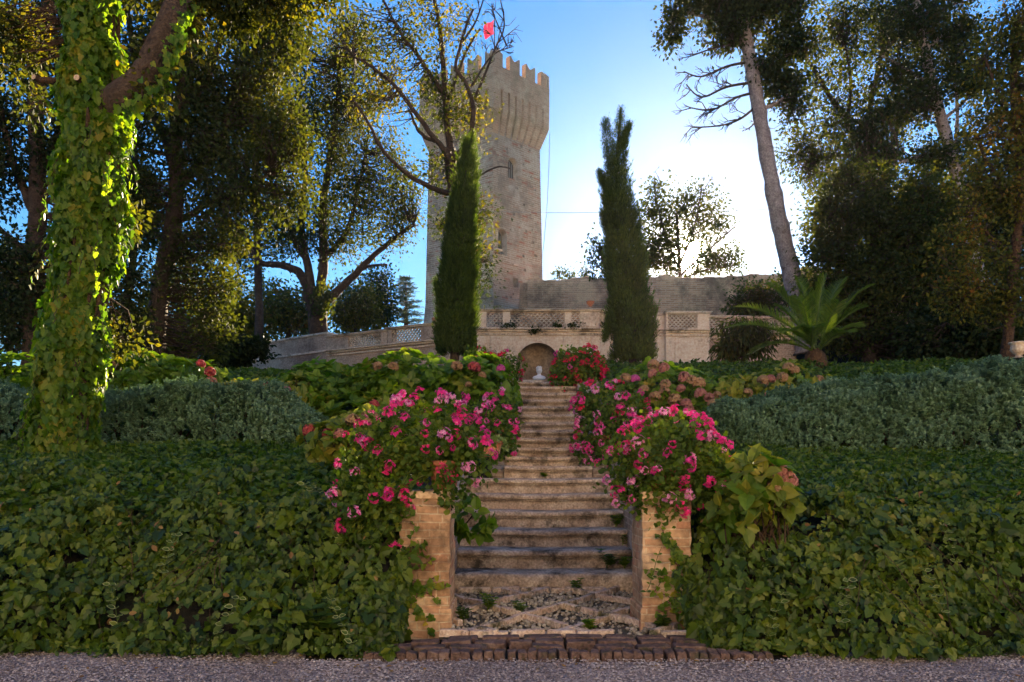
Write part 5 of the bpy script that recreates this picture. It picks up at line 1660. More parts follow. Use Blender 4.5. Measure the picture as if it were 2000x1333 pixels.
def creeper(name, p, d_, steps, n, label, size=.05):
    """ivy runners with leaves pressed against a pillar"""
    root = thing(name, p, label, 'ivy', 'ivy runners on the pillars')
    mb = MB(); st = MB()
    for k in range(n):
        q = [np.array(p, float) + np.array((rng.uniform(-.03, .03), 0, rng.uniform(-.1, .15)))]; dd = np.array(d_, float) + np.array((.5 * rng.standard_normal(), 0, .5 * rng.standard_normal()))
        for s in range(steps):
            dd = dd + .35 * np.array((rng.standard_normal(), 0, rng.standard_normal())); q.append(q[-1] + unit(dd) * .045)
        q = np.array(q); st.tube(q, .0022, 4, cap=False)
        m_ = len(q)
        mb.leaves(IVY, q + np.array((0, -.012, 0)), np.stack([rng.standard_normal(m_), -.3 * np.ones(m_), -.6 + .5 * rng.standard_normal(m_)], -1), np.tile((0, -1., .3), (m_, 1)) + .3 * rdir(m_), size * rng.uniform(.6, 1.2, m_))
    mb.build('leaves', LM['ivy_sun'], root); st.build('stems', M['bark_red'], root)


creeper('ivy_runner', (-.80, 5.525, .28), (1, 0, .1), 7, 9, 'ivy runner creeping from the left bank across the foot of the left pillar')
creeper('ivy_runner', (-.81, 5.525, .55), (.6, 0, .6), 5, 4, 'thin ivy runner on the left edge of the left pillar')
creeper('ivy_runner', (1.28, 5.525, .42), (-.6, 0, .6), 7, 14, 'dense ivy runner climbing the right side of the right pillar')
creeper('ivy_runner', (1.27, 5.52, .2), (-.5, 0, -.2), 5, 9, 'ivy runner at the bottom right of the right pillar')
for sx, xx in ((-1, -.9), (1, 1.36)):
    pass

# ================================================================== trees
def px3(pts, D):
    """(px, py[, extra depth]) -> points"""
    return np.array([P(q[0], q[1], D + (q[2] if len(q) > 2 else 0)) for q in pts])


def smooth(pts, n):
    pts = np.asarray(pts, float); m = len(pts)
    t = np.linspace(0, m - 1, n); out = []
    for tt in t:
        i = min(int(tt), m - 2); f_ = tt - i
        p0, p1, p2, p3 = pts[max(i - 1, 0)], pts[i], pts[i + 1], pts[min(i + 2, m - 1)]
        out.append(.5 * ((2 * p1) + (-p0 + p2) * f_ + (2 * p0 - 5 * p1 + 4 * p2 - p3) * f_ ** 2 + (-p0 + 3 * p1 - 3 * p2 + p3) * f_ ** 3))
    return np.array(out)


def tree(name, label, D, trunk, limbs, blobs, leaf, bark, nclump, per=26, lsz=.09, sig=.26, tmpl=DIAM, cat='tree', group=None, dead=None, extra=None, gap=.0, depth=None, droop=.3, hole=None):
    """trunk/limbs: ([(px,py,dD)...], r0 px, r1 px); blobs: (px, py, rx, ry[, depth m, dD])"""
    lsz *= 1.4; nclump = int(nclump * 1.5); per = int(per * 1.05); sig *= .8
    tp = px3(trunk[0], D); base = tp[0]
    root = thing(name, base, label, cat, group)
    allp = []; allr = []
    for k, (pts, r0, r1) in enumerate([trunk] + list(limbs)):
        q = smooth(px3(pts, D), 5 * len(pts)); n = len(q)
        sc = D / F
        q = q + np.cumsum(rng.standard_normal(q.shape) * .012, 0) * (0 if k == 0 else 1)
        r = np.linspace(r0 * sc, r1 * sc, n)
        if k == 0:
            r[:3] *= (1.35, 1.18, 1.06)
        mb = MB(); mb.tube(q, r, 10 if r0 > 8 else 7, wob=.07)
        mb.build('trunk' if k == 0 else 'limb', bark, root, smooth=True)
        allp.append(q[2:] if k == 0 else q); allr.append(r[2:] if k == 0 else r)
    AP = np.vstack(allp); AR = np.concatenate(allr)
    C = []
    B = []
    for b_ in blobs:
        dd = b_[5] if len(b_) > 5 else 0
        c = P(b_[0], b_[1], D + dd); rr_ = np.array((b_[2] / F * D, (b_[4] if len(b_) > 4 and b_[4] else (b_[2] + b_[3]) / 2 / F * D), b_[3] / F * D)); B.append((c, rr_))
    wgt = np.array([b_[1][0] * b_[1][2] for b_ in B]); wgt /= wgt.sum()
    tries = 0
    while len(C) < nclump and tries < nclump * 30:
        tries += 1
        c, r = B[rng.choice(len(B), p=wgt)]
        d_ = rdir(1)[0] * rng.random() ** (1 / 2.2)
        p = c + d_ * r
        if mnoise.noise(Vector(p * .9)) < -.18 + gap - .1: continue
        if hole and math.hypot(1000 + p[0] / p[1] * F - hole[0], Y0 - (p[2] - HC) / p[1] * F - hole[1]) < hole[2]: continue
        C.append(p)
    C = np.array(C)
    # twigs: from each clump to the nearest limb point, bending
    tw_ = MB()
    for p in C:
        dist = np.linalg.norm(AP - p, axis=1) + np.maximum(0, AP[:, 2] - p[2]) * .8
        i = int(np.argmin(dist)); a = AP[i]; ln = np.linalg.norm(p - a)
        if ln < .05: continue
        mid = a * .5 + p * .5 + np.array((0, 0, -.10 * ln)) + .10 * ln * rng.standard_normal(3)
        q3 = a * .2 + p * .8 + np.array((0, 0, -.03 * ln)) + .06 * ln * rng.standard_normal(3)
        r0 = min(AR[i] * .5, .008 + .011 * ln)
        tw_.tube([a, mid, q3, p], [r0, r0 * .6, r0 * .35, .004], 4, cap=False)
        for _ in range(2):
            e = p + rdir(1)[0] * sig * 1.4
            tw_.tube([q3, (q3 + e) / 2 + .05 * rng.standard_normal(3), e], [r0 * .35, .006, .003], 3, cap=False)
    if dead:
        for pts, r0, r1, nsub in dead:
            q = smooth(px3(pts, D), 4 * len(pts)); n = len(q)
            tw_.tube(q, np.linspace(r0, r1, n) * D / F, 5, cap=False)
            main = unit(q[-1] - q[0])
            for _ in range(nsub):
                i = rng.integers(n // 4, n); a = q[i]; ln = np.linalg.norm(q[-1] - q[0]) * rng.uniform(.12, .34)
                e = unit(main + rdir(1)[0] * .8 + np.array((0, 0, .1)))
                m1 = a + e * ln * .5 + .08 * ln * rng.standard_normal(3); m2 = a + e * ln + .12 * ln * rng.standard_normal(3)
                tw_.tube([a, m1, m2], np.array((.5, .33, .15)) * r0 * D / F * .8, 4, cap=False)
                for _k in range(3):
                    e2 = unit(e + rdir(1)[0] * .8); tw_.tube([m1, m1 + e2 * ln * .3, m1 + unit(e2 + .5 * rdir(1)[0]) * ln * .55], [.012, .008, .004], 3, cap=False)
    if tw_.n and nclump > 20:
        tw_.build('branches', M['bark'], root)
    mb = MB()
    if len(C):
        if isinstance(leaf, list):          # patches of a second leaf colour, clump by clump
            two = np.array([mnoise.noise(Vector(p * .8 + np.array((7, 3, 1)))) for p in C]) > .12
            cloud(mb, C[~two], sig * rng.uniform(.6, 1.3, int((~two).sum())), per, tmpl, lsz, droop=droop)
            cloud(mb, C[two], sig * rng.uniform(.6, 1.3, int(two.sum())), per, tmpl, lsz, droop=droop, mi=1)
        else:
            cloud(mb, C, sig * rng.uniform(.6, 1.3, len(C)), per, tmpl, lsz, droop=droop)
    if extra:
        extra(mb)
    if mb.n:
        mb.build('crown', leaf, root)
    return root


# --- ivy-clad trunk at the left
D = 9.0
TP = [(118, 955), (124, 880), (136, 760), (152, 640), (170, 500), (180, 350), (182, 200), (180, 60), (186, -120), (200, -420)]
it = thing('ivy_clad_tree', P(118, 955, D), 'big left tree, its trunk wrapped in glowing ivy, with one bare limb', 'tree')
q = smooth(px3(TP, D), 50); rr_ = np.interp(np.linspace(0, 1, 50), [0, .06, .3, .5, 1], [.36, .27, .21, .24, .18])
mb = MB(); mb.tube(q, rr_, 14, wob=.04); mb.build('trunk', M['bark_red'], it, smooth=True)
lb = smooth(px3([(200, 215, -.05), (240, 192, -.25), (285, 150, -.3), (312, 95, -.3), (335, 40, -.25), (360, -30, 0), (430, -160, .4)], D), 34)
mb = MB(); mb.tube(lb, np.linspace(.19, .12, 34), 12, wob=.06); mb.build('limb', M['bark'], it, smooth=True)
l2 = smooth(px3([(180, -150), (60, -220, .3), (-80, -260, .8)], D), 15)
mb = MB(); mb.tube(l2, np.linspace(.13, .06, 15), 9, wob=.06); mb.build('limb', M['bark_red'], it, smooth=True)
for px, py, e in ((150, 152, .42), (66, 151, .3)):
    c0 = P(px, py, D - .36); a0 = P(170, py + 12, D)
    s = unit(np.array((-.3 if px < 100 else -.05, -1, .05)))
    mb = MB(); mb.tube([a0, c0 - s * .06, c0], [.05, .036, .034] if px > 100 else [.05, .034, .03], 12); st_ = mb.build('sawn_stub', M['bark_red'], it)
    mb = MB(); mb.tube([c0 + s * .001, c0 + s * .006], .033 if px > 100 else .029, 14); mb.build('cut_face', M['sawn'], st_).location = -Vector(it.location) - st_.location if False else (0, 0, 0)
# ivy coat
mb = MB(); n = 11500
t = rng.uniform(0, .80, n) ** .92; idx = t * 49; i0 = idx.astype(int).clip(0, 48); fr = (idx - i0)[:, None]
c = q[i0] * (1 - fr) + q[i0 + 1] * fr
rad = np.interp(t, np.linspace(0, 1, 50), rr_)
ph = rng.uniform(-math.pi * .5 - 2.0, -math.pi * .5 + 2.0, n)
bump = np.array([  .05 + .17 * (mnoise.noise(Vector((a * 1.5, 2 * math.cos(b_), c_ * 1.9))) + .4) for a, b_, c_ in zip(c[:, 0], ph, c[:, 2])])
nn = np.stack([np.cos(ph), np.sin(ph), 0 * ph], -1)
fl = np.maximum(0, .06 - t)[:, None] / .06
pos = c + nn * (rad + bump * rng.uniform(.3, 1.15, n))[:, None] + nn * fl * .25
mb.leaves(IVY, pos, np.stack([.5 * rng.standard_normal(n), .3 * rng.standard_normal(n), -1 + .4 * rng.standard_normal(n)], -1), nn + np.array((0, 0, .4)) + .6 * rdir(n), rng.uniform(.04, .115, n))
# loose hanging shoots, and ivy along the under side of the limb
vs = MB()
for _ in range(46):
    tt_ = rng.uniform(.12, .78); k0 = int(tt_ * 49); a_ = rng.uniform(-math.pi * .5 - 1.9, -math.pi * .5 + 1.9)
    p_ = q[k0] + np.array((math.cos(a_), math.sin(a_), 0)) * (rr_[k0] + .14); nn_ = np.array((math.cos(a_), math.sin(a_), 0))
    m_ = rng.integers(6, 13); st_q = [p_]
    for s in range(m_):
        st_q.append(st_q[-1] + np.array((rng.normal(0, .02), rng.normal(0, .02), -.05)) + nn_ * .012)
    vs.tube(st_q, .004, 4, cap=False); st_q = np.array(st_q); m_ = len(st_q)
    mb.leaves(IVY, st_q + .02 * rdir(m_), np.stack([.5 * rng.standard_normal(m_), .3 * rng.standard_normal(m_), -1 * np.ones(m_)], -1), np.tile(nn_ + np.array((0, 0, .4)), (m_, 1)) + .5 * rdir(m_), rng.uniform(.04, .09, m_))
for k0 in range(6):
    a_ = rng.uniform(-math.pi * .5 - 1.2, -math.pi * .5 + 1.2)
    vs.tube([q[k] + np.array((math.cos(a_ + .03 * k), math.sin(a_ + .03 * k), 0)) * (rr_[k] + .07) for k in range(2, 44)], .022, 5)
vs.build('vine_stems', M['bark_red'], it)
m_ = 260; ii = rng.integers(2, 30, m_)
mb.leaves(IVY, lb[ii] + np.stack([.10 + .10 * rng.random(m_), -.10 + .1 * rng.standard_normal(m_), -.14 - .12 * rng.random(m_)], -1), np.tile((.2, -.1, -1.), (m_, 1)) + .5 * rdir(m_), np.tile((.3, -.8, .3), (m_, 1)) + .6 * rdir(m_), rng.uniform(.04, .1, m_))
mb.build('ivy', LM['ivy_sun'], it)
mb = MB(); st = MB()
CC = []
for px, py, rx, ry, dd, k in ((480, 8, 150, 32, .6, 90), (350, 15, 50, 55, .2, 40), (600, -30, 120, 50, 1, 60), (20, 70, 70, 80, .5, 60), (250, -90, 200, 80, .5, 90), (300, 170, 20, 40, -.3, 10), (60, 200, 20, 25, .2, 6), (-60, -150, 150, 100, .8, 50), (450, -150, 200, 100, .8, 90), (255, 435, 22, 22, .35, 6), (240, 665, 30, 30, .4, 9), (300, 120, 30, 30, -.2, 8)):
    e = rdir(k) * rng.random((k, 1)) ** .4
    CC.append(P(px, py, D + dd) + e * np.array((rx / F * D, (rx + ry) / 2 / F * D, ry / F * D)))
CC = np.vstack(CC)
for p in CC:
    i = int(np.argmin(np.linalg.norm(np.vstack([lb, l2, q[20:]]) - p, axis=1))); a = np.vstack([lb, l2, q[20:]])[i]
    st.tube([a, (a + p) / 2 + .12 * rng.standard_normal(3), p], [.014, .008, .003], 4, cap=False)
st.build('branches', M['bark_red'], it)
two = rng.random(len(CC)) < .4
cloud(mb, CC[~two], .11, 30, OVAL, .075)
cloud(mb, CC[two], .11, 24, OVAL, .075, mi=1)
mb.build('crown', [LM['oak'], LM['oak_y']], it)

# --- trees on the left, on and before the terrace
tree('dark_oak', 'dark tree at the left edge behind the ivy covered trunk, sky glinting through its branches', 17, ([(70, 720), (62, 560), (75, 400), (70, 200), (90, 40), (100, -150)], 20, 10),
     [([(68, 420), (30, 330), (0, 220), (-20, 100)], 9, 4), ([(72, 330), (120, 240), (160, 150), (200, 40)], 9, 4), ([(65, 500), (20, 470), (-30, 420)], 7, 3)],
     [(40, 120, 90, 110), (10, 300, 70, 110), (60, 520, 75, 120), (20, 620, 80, 90), (130, 300, 60, 100), (110, 60, 90, 80), (250, 560, 40, 120), (250, 420, 30, 100), (230, 230, 60, 130), (230, 650, 50, 50)], LM['dark'], M['bark'], 520, per=28, lsz=.085, sig=.22, gap=.06)
tree('holm_oak', 'tall dark holm oak with a leaning trunk standing above the left hydrangea', 19, ([(300, 705), (304, 640), (312, 570), (326, 500), (340, 430), (346, 360), (342, 290), (352, 200), (372, 100), (380, -60)], 20, 10),
     [([(343, 330), (318, 260), (285, 190), (262, 90), (250, -30)], 10, 4), ([(345, 380), (390, 320), (440, 260), (470, 170), (480, 60)], 10, 4), ([(350, 220), (400, 150), (430, 60), (450, -40)], 8, 4), ([(338, 440), (400, 400), (460, 380), (520, 340)], 7, 3), ([(340, 300), (290, 290), (260, 260)], 5, 3)],
     [(390, 250, 110, 90), (450, 390, 110, 110), (330, 90, 100, 100), (480, 150, 110, 110), (545, 270, 60, 90), (400, 520, 60, 90), (520, 40, 110, 70), (280, 380, 35, 90), (410, 640, 32, 60), (560, 380, 45, 55)], LM['oak'], M['bark'], 900, per=28, lsz=.085, sig=.27, gap=.03)
tree('oak', 'many stemmed oak behind the terrace wall with ivy in its fork and spreading limbs', 30, ([(622, 692), (621, 625), (614, 590), (604, 570)], 19, 17),
     [([(607, 580), (590, 548), (575, 528), (540, 517), (510, 512), (485, 480)], 10, 4), ([(610, 575), (600, 520), (590, 440), (598, 340), (590, 240)], 9, 3), ([(618, 590), (632, 520), (628, 420), (640, 320), (655, 220), (660, 120)], 10, 4), ([(625, 600), (650, 578), (690, 540), (720, 505), (770, 470), (815, 440)], 10, 3), ([(640, 500), (680, 450), (700, 380), (720, 300)], 6, 3), ([(690, 540), (720, 520), (760, 515)], 4, 2), ([(590, 500), (560, 440), (540, 380)], 5, 3)],
     [(650, 400, 110, 70), (560, 430, 70, 60), (730, 330, 80, 80), (640, 270, 90, 80), (600, 160, 80, 80), (760, 430, 60, 60), (700, 210, 80, 80), (640, 470, 90, 40), (690, 90, 70, 70), (540, 300, 40, 60), (780, 370, 40, 50)], LM['oak'], M['bark_red'], 820, per=22, lsz=.095, sig=.32, gap=.06,
     extra=lambda mb: mb.leaves(IVY, (lambda k: P(628, 585, 29.5) + rng.standard_normal((k, 3)) * (.22, .15, .35))(420), np.tile((0, -.2, -1.), (420, 1)) + .5 * rdir(420), np.tile((0, -1., .4), (420, 1)) + .5 * rdir(420), .10))
tree('young_oak', 'slim straight trunk behind the plain wall between the two big left oaks', 31.5, ([(506, 695), (506, 600), (504, 530), (502, 460), (500, 360), (490, 250)], 9, 4), [([(503, 500), (470, 440), (450, 390)], 4, 2), ([(502, 450), (540, 390)], 4, 2)],
     [(500, 400, 60, 80), (470, 480, 50, 60), (490, 280, 50, 70), (540, 470, 40, 40)], LM['oak_y'], M['bark'], 190, per=24, lsz=.10, sig=.3, gap=.04)
tree('slim_tree', 'thin leaning trunk in the shade right of the ivy covered trunk', 22, ([(232, 700), (240, 620), (256, 540), (262, 460), (268, 380), (262, 280)], 9, 5), [([(262, 460), (285, 420), (300, 360)], 4, 2)],
     [(262, 330, 40, 70), (290, 440, 30, 50)], LM['oak'], M['bark'], 90, per=26, lsz=.09, sig=.24)
for px, py, rx, ry, DD, lab, mt, n in ((470, 600, 75, 70, 44, 'sunlit yellow green bushy tree far behind the left oak trunk', 'oak_y', 150), (270, 640, 60, 60, 36, 'golden bush glowing between the leftmost trunks', 'oak_y', 130), (560, 610, 50, 50, 46, 'brown tangled thicket behind the wall left of the forked oak', 'rust', 150), (690, 600, 60, 50, 48, 'yellow brown bushy tree right of the forked oak', 'oak_y', 150), (738, 575, 28, 60, 50, 'dense golden evergreen next to the far cedar', 'oak', 110), (130, 620, 90, 90, 40, 'dim bushy tree behind the ivy covered trunk', 'oak', 170), (360, 660, 50, 40, 38, 'low golden shrub behind the leaning trunk', 'oak_y', 90), (20, 560, 70, 90, 40, 'dark tree far behind the left edge', 'dark', 140), (345, 560, 60, 80, 50, 'hazy olive tree far behind the leaning trunk', 'oak', 110)):
    tree('background_tree', lab, DD, ([(px, 690), (px + 4, py + ry * .3), (px - 3, py - ry * .4)], 5, 3), [([(px + 2, py + ry * .4), (px + rx * .4, py - ry * .2)], 3, 1.5), ([(px, py + ry * .4), (px - rx * .5, py - ry * .1)], 3, 1.5)], [(px, py, rx, ry), (px - rx * .4, py + ry * .4, rx * .6, ry * .6), (px + rx * .4, py + ry * .45, rx * .6, ry * .55)], LM[mt], M['bark'], n, per=22, lsz=.17, sig=.5, group='trees beyond the terrace', gap=.02)


# far cedar with level tiers
def tiered(px, pb, pt, w_, D, label):
    root = thing('cedar', P(px, pb, D), label, 'tree')
    mb = MB(); mb.tube([P(px, pb, D), P(px, pt, D)], [.28, .04], 7); mb.build('trunk', M['bark'], root)
    lv = MB(); br = MB(); H = (pb - pt) / F * D
    for t in np.linspace(.12, .98, 11):
        z = PZ(pb, D) + H * t
        for k in range(6):
            a = rng.uniform(0, 6.28); ln = w_ / F * D * (1.05 - t) * rng.uniform(.7, 1.2) + .2
            e = np.array((math.cos(a), math.sin(a), .12)); c0 = np.array((PX(px, D), D, z)); tip = c0 + e * ln + np.array((0, 0, -.1 * ln))
            br.tube([c0, (c0 + tip) / 2 + np.array((0, 0, .05 * ln)), tip], [.07, .04, .015], 4, cap=False)
            m_ = 70
            pp = c0 + (tip - c0) * rng.uniform(.2, 1, m_)[:, None] + rng.standard_normal((m_, 3)) * (.25, .25, .06)
            lv.leaves(NARROW, pp, rdir(m_) * (1, 1, .3) + e, np.tile((0, 0, 1.), (m_, 1)) + .3 * rdir(m_), rng.uniform(.3, .55, m_))
    br.build('branches', M['bark'], root); lv.build('crown', LM['cedar'], root)


tiered(793, 645, 545, 42, 85, 'small dark cedar with level tiers far off, between the golden trees and the tower')

# --- oak before the tower
tree('yellowing_oak', 'sparse yellowing oak spreading its dark limbs before the tower, behind the left cypress', 18.9, ([(921, 735), (918, 660), (912, 560), (903, 460), (889, 385), (880, 325), (878, 290)], 13, 11),
     [([(880, 310), (872, 240), (866, 150), (855, 60), (835, -40)], 8, 3), ([(878, 320, -.1), (850, 275, -.3), (812, 225, -.4), (770, 170, -.5), (720, 130, -.6), (690, 110, -.7)], 6, 2), ([(885, 315, -.1), (915, 270, -.4), (928, 220, -.5), (915, 170, -.5), (893, 130, -.5), (905, 70, -.5), (925, 10, -.5)], 6, 2), ([(888, 380), (850, 372, -.3), (800, 345, -.6), (755, 300, -.8), (720, 240, -1), (690, 190, -1)], 6, 2), ([(850, 275, -.3), (815, 255, -.2), (800, 215, -.2)], 4, 2), ([(872, 200), (900, 130, .3), (940, 60, .5)], 4, 2), ([(868, 190), (820, 120), (770, 50), (740, -20)], 5, 2), ([(889, 390), (930, 350, -.3), (975, 330, -.4), (1000, 340, -.4)], 2.5, 1)],
     [(880, 220, 50, 60), (925, 230, 40, 60), (868, 330, 42, 42), (790, 335, 24, 14), (835, 335, 30, 16), (935, 430, 34, 60), (930, 500, 30, 50), (868, 425, 26, 45), (945, 570, 24, 40), (835, 180, 55, 55), (760, 140, 65, 60), (700, 70, 70, 60), (870, 60, 80, 60), (790, 40, 70, 60), (720, 200, 50, 60), (915, 150, 35, 40)], [LM['oak'], LM['oak_y']], M['bark'], 270, per=17, lsz=.07, sig=.19, gap=.06,
     dead=[([(928, 190, -.5), (945, 150, -.4), (965, 100, -.2), (985, 50), (975, -10)], 3, 1, 9), ([(920, 170, -.5), (960, 110, -.4), (1000, 92, -.2)], 2.5, .8, 7), ([(905, 80, -.5), (930, 40), (950, -20)], 2.5, 1, 7), ([(990, 90, -.2), (975, 55, -.2), (960, 20, 0)], 2, .8, 5)])

# --- cypresses
def cypress(axis, label, D, tips=(), n=9000, loose=.16, yellow=0.0):
    """axis: (px, py, half width px) from the foot to the tip"""
    ax = np.array(axis, float); root = thing('cypress', P(ax[0][0], ax[0][1] + 40, D), label, 'cypress', 'cypresses flanking the niche')
    mb = MB(); mb.tube(px3([(a[0], a[1]) for a in ([(ax[0][0], ax[0][1] + 45, 0)] + list(ax))], D), np.linspace(.12, .02, len(ax) + 1), 8); mb.build('trunk', M['bark'], root)
    lv = MB()
    for spine, m_ in [(ax, n)] + [(np.array(t, float), n // 9) for t in tips]:
        s = np.linspace(0, 1, len(spine))
        w_ = np.interp(np.linspace(0, 1, 200), s, spine[:, 2]); cdf = np.cumsum(w_ + 3); cdf /= cdf[-1]
        t = np.interp(rng.random(m_), cdf, np.linspace(0, 1, 200))
        px = np.interp(t, s, spine[:, 0]); py = np.interp(t, s, spine[:, 1]); hw = np.interp(t, s, spine[:, 2]) / F * D * .86; sc_ = np.clip(hw / .3, .42, 1)
        ph = rng.uniform(0, 2 * np.pi, m_)
        rd = hw * (1 - .45 * rng.random(m_) ** 2)
        pos = np.stack([(px - 1000) / F * D, np.full(m_, D), HC + (Y0 - py) / F * D], -1)
        lump = np.array([mnoise.noise(Vector((a * 2.2, 1.6 * b_, z_ * 1.5))) for a, b_, z_ in zip(pos[:, 0], ph, pos[:, 2])])
        out = np.stack([np.cos(ph), np.sin(ph), 0 * ph], -1)
        pos = pos + out * (rd * (1 + loose * 2 * lump))[:, None]
        k = 9
        a = np.repeat(pos, k, 0); o_ = np.repeat(out, k, 0); mm = len(a)
        d_ = unit(o_ * .45 + np.array((0, 0, 1.)) + .45 * rdir(mm))
        lv.leaves(SPRAY, a + rng.standard_normal((mm, 3)) * .035, d_, o_ + .6 * rdir(mm), rng.uniform(.06, .13, mm) * np.repeat(sc_, k))
        for q in range(0, m_, 6):        # loose upright plumes
            if rng.random() < .10 + loose * .5 and sc_[q] > .6:
                b_ = pos[q]; kk = 22; ln = rng.uniform(.18, .34)
                tt = rng.random(kk); dd = unit(out[q] * .5 + np.array((0, 0, 1.)))
                lv.leaves(SPRAY, b_ + dd * (tt * ln)[:, None] + .015 * rdir(kk), np.tile(dd, (kk, 1)) + .5 * rdir(kk), rdir(kk), rng.uniform(.06, .11, kk))
    lv.build('crown', LM['cyp'], root)


cypress([(888, 690, 41), (890, 640, 43), (893, 580, 42), (897, 520, 38), (901, 450, 35), (906, 390, 29), (912, 330, 22), (918, 290, 12), (924, 258, 2)], 'slender bright rimmed cypress left of the niche, hiding part of the tower', 17.4, tips=[[(893, 470, 8), (888, 420, 8), (886, 385, 3)], [(868, 600, 8), (858, 570, 7), (850, 545, 2)], [(908, 330, 8), (909, 295, 7), (908, 268, 2)]], n=5200, loose=.2)
cypress([(1238, 705, 44), (1236, 650, 47), (1228, 590, 46), (1222, 530, 41), (1216, 470, 39), (1209, 410, 33), (1204, 350, 24), (1206, 300, 17), (1210, 250, 11), (1213, 212, 3)], 'taller ragged cypress with two tips right of the niche', 17.2, tips=[[(1195, 330, 13), (1188, 290, 10), (1184, 255, 8), (1183, 232, 2)], [(1213, 290, 8), (1222, 265, 7), (1230, 240, 2)], [(1190, 380, 9), (1178, 355, 7), (1170, 335, 2)], [(1196, 470, 8), (1182, 440, 6), (1176, 415, 2)], [(1200, 600, 9), (1188, 640, 6), (1180, 668, 2)]], n=5600, loose=.3)

# --- the airy tree before the low sun
tree('airy_tree', 'airy young tree behind the castle wall with the low sun shining through it', 66, ([(1330, 600), (1328, 540), (1325, 480), (1322, 420)], 4, 2.5), [([(1328, 530), (1300, 460), (1282, 390), (1278, 345)], 2.5, 1), ([(1326, 520), (1355, 450), (1368, 390), (1372, 360)], 2.5, 1), ([(1328, 540), (1380, 490), (1415, 460), (1438, 440)], 2.5, 1), ([(1325, 500), (1290, 480), (1265, 470)], 2, 1), ([(1330, 545), (1390, 525), (1440, 518)], 2, 1)],
     [(1283, 395, 35, 55), (1365, 400, 45, 45), (1320, 430, 45, 55), (1400, 440, 32, 35), (1275, 470, 30, 50), (1395, 500, 42, 22), (1300, 500, 45, 34), (1400, 508, 50, 26), (1345, 468, 60, 34), (1262, 505, 26, 30), (1345, 528, 85, 14), (1430, 515, 25, 14)], LM['oak'], M['bark'], 360, per=17, lsz=.19, sig=.52, tmpl=OVAL, gap=.0, hole=(1345, 498, 22),
     dead=[([(1282, 390), (1290, 360), (1280, 335)], 1, .4, 4), ([(1372, 380), (1385, 355), (1395, 350)], 1, .4, 4)])
tree('airy_tree', 'thin leafy sapling against the white sky just left of the right cypress', 26.5, ([(1195, 600), (1185, 540), (1172, 490)], 2.5, 1.5), [([(1185, 540), (1160, 515), (1150, 500)], 1.5, .8)], [(1170, 480, 20, 25), (1160, 520, 18, 20), (1190, 500, 25, 45)], LM['oak'], M['bark'], 40, per=13, lsz=.085, sig=.2, tmpl=OVAL)
for px, py in ((1092, 535), (1112, 538), (1145, 534)):
    tree('wall_shrub', {1092: 'small wiry bush on top of the castle wall next to the tower', 1112: 'low leafy bush on the castle wall, between two thinner ones', 1145: 'sparse bush on the castle wall nearest the right cypress'}[px], 61.9, ([(px, 548), (px + 1, py)], 1.2, .6), [], [(px, py, 10, 8)], LM['oak'], M['bark'], 9, per=12, lsz=.16, sig=.26, cat='shrub')

# --- trees on the right
tree('pine', 'leaning bare trunked pine with a dark ragged crown right of the sun', 24, ([(1575, 690), (1566, 625), (1552, 560), (1538, 500), (1520, 420), (1504, 340), (1490, 260), (1478, 190), (1466, 120), (1452, 40), (1440, -60), (1430, -200)], 18.5, 10),
     [([(1486, 215), (1520, 200), (1550, 175)], 5, 2), ([(1470, 130), (1520, 110), (1560, 95)], 5, 2), ([(1460, 70), (1400, 40), (1340, 25), (1310, 50)], 5, 2), ([(1455, 40), (1510, 20), (1560, 40)], 5, 2), ([(1445, -20), (1380, -40), (1320, -20)], 5, 2)],
     [(1400, 12, 90, 26), (1312, 50, 26, 45), (1500, 25, 80, 36), (1545, 85, 50, 36), (1530, 165, 42, 34), (1500, 130, 40, 26), (1420, 60, 55, 26), (1545, 215, 32, 30), (1380, -60, 130, 50), (1520, -50, 110, 50)], LM['dark'], M['bark_pale'], 520, per=34, lsz=.10, sig=.22, tmpl=DIAM, gap=.0,
     dead=[([(1482, 180), (1440, 190), (1390, 215), (1345, 210)], 3, 1, 14), ([(1478, 160), (1420, 170), (1370, 190), (1340, 165)], 3, 1, 14), ([(1470, 120), (1420, 130), (1370, 150), (1335, 140)], 3, 1, 12), ([(1484, 200), (1450, 230), (1410, 245), (1350, 250)], 3, 1, 12), ([(1462, 90), (1410, 90), (1350, 110)], 3, 1, 12), ([(1486, 225), (1470, 245), (1455, 255)], 2, 1, 6)])
tree('holm_oak', 'wide forked holm oak against the sky right of the leaning pine', 30, ([(1722, 690), (1718, 600), (1712, 500), (1704, 420), (1698, 360)], 16, 11), [([(1700, 370), (1680, 300), (1650, 230), (1610, 170), (1570, 110)], 8, 3), ([(1700, 360), (1694, 280), (1700, 200), (1720, 110), (1730, 20)], 8, 3), ([(1706, 420), (1735, 330), (1755, 240), (1760, 150)], 7, 3), ([(1685, 310), (1640, 300), (1600, 310), (1570, 330)], 5, 2), ([(1655, 240), (1660, 170), (1650, 90)], 5, 2), ([(1760, 240), (1790, 170)], 4, 2)],
     [(1640, 210, 90, 90), (1600, 320, 60, 70), (1700, 90, 90, 80), (1620, 80, 60, 60), (1745, 220, 70, 80), (1560, 290, 36, 40), (1680, 320, 80, 60), (1740, 30, 80, 50), (1600, 410, 40, 50), (1590, 150, 50, 60), (1660, 20, 70, 40)], LM['oak'], M['bark'], 560, per=19, lsz=.11, sig=.34, gap=.09)
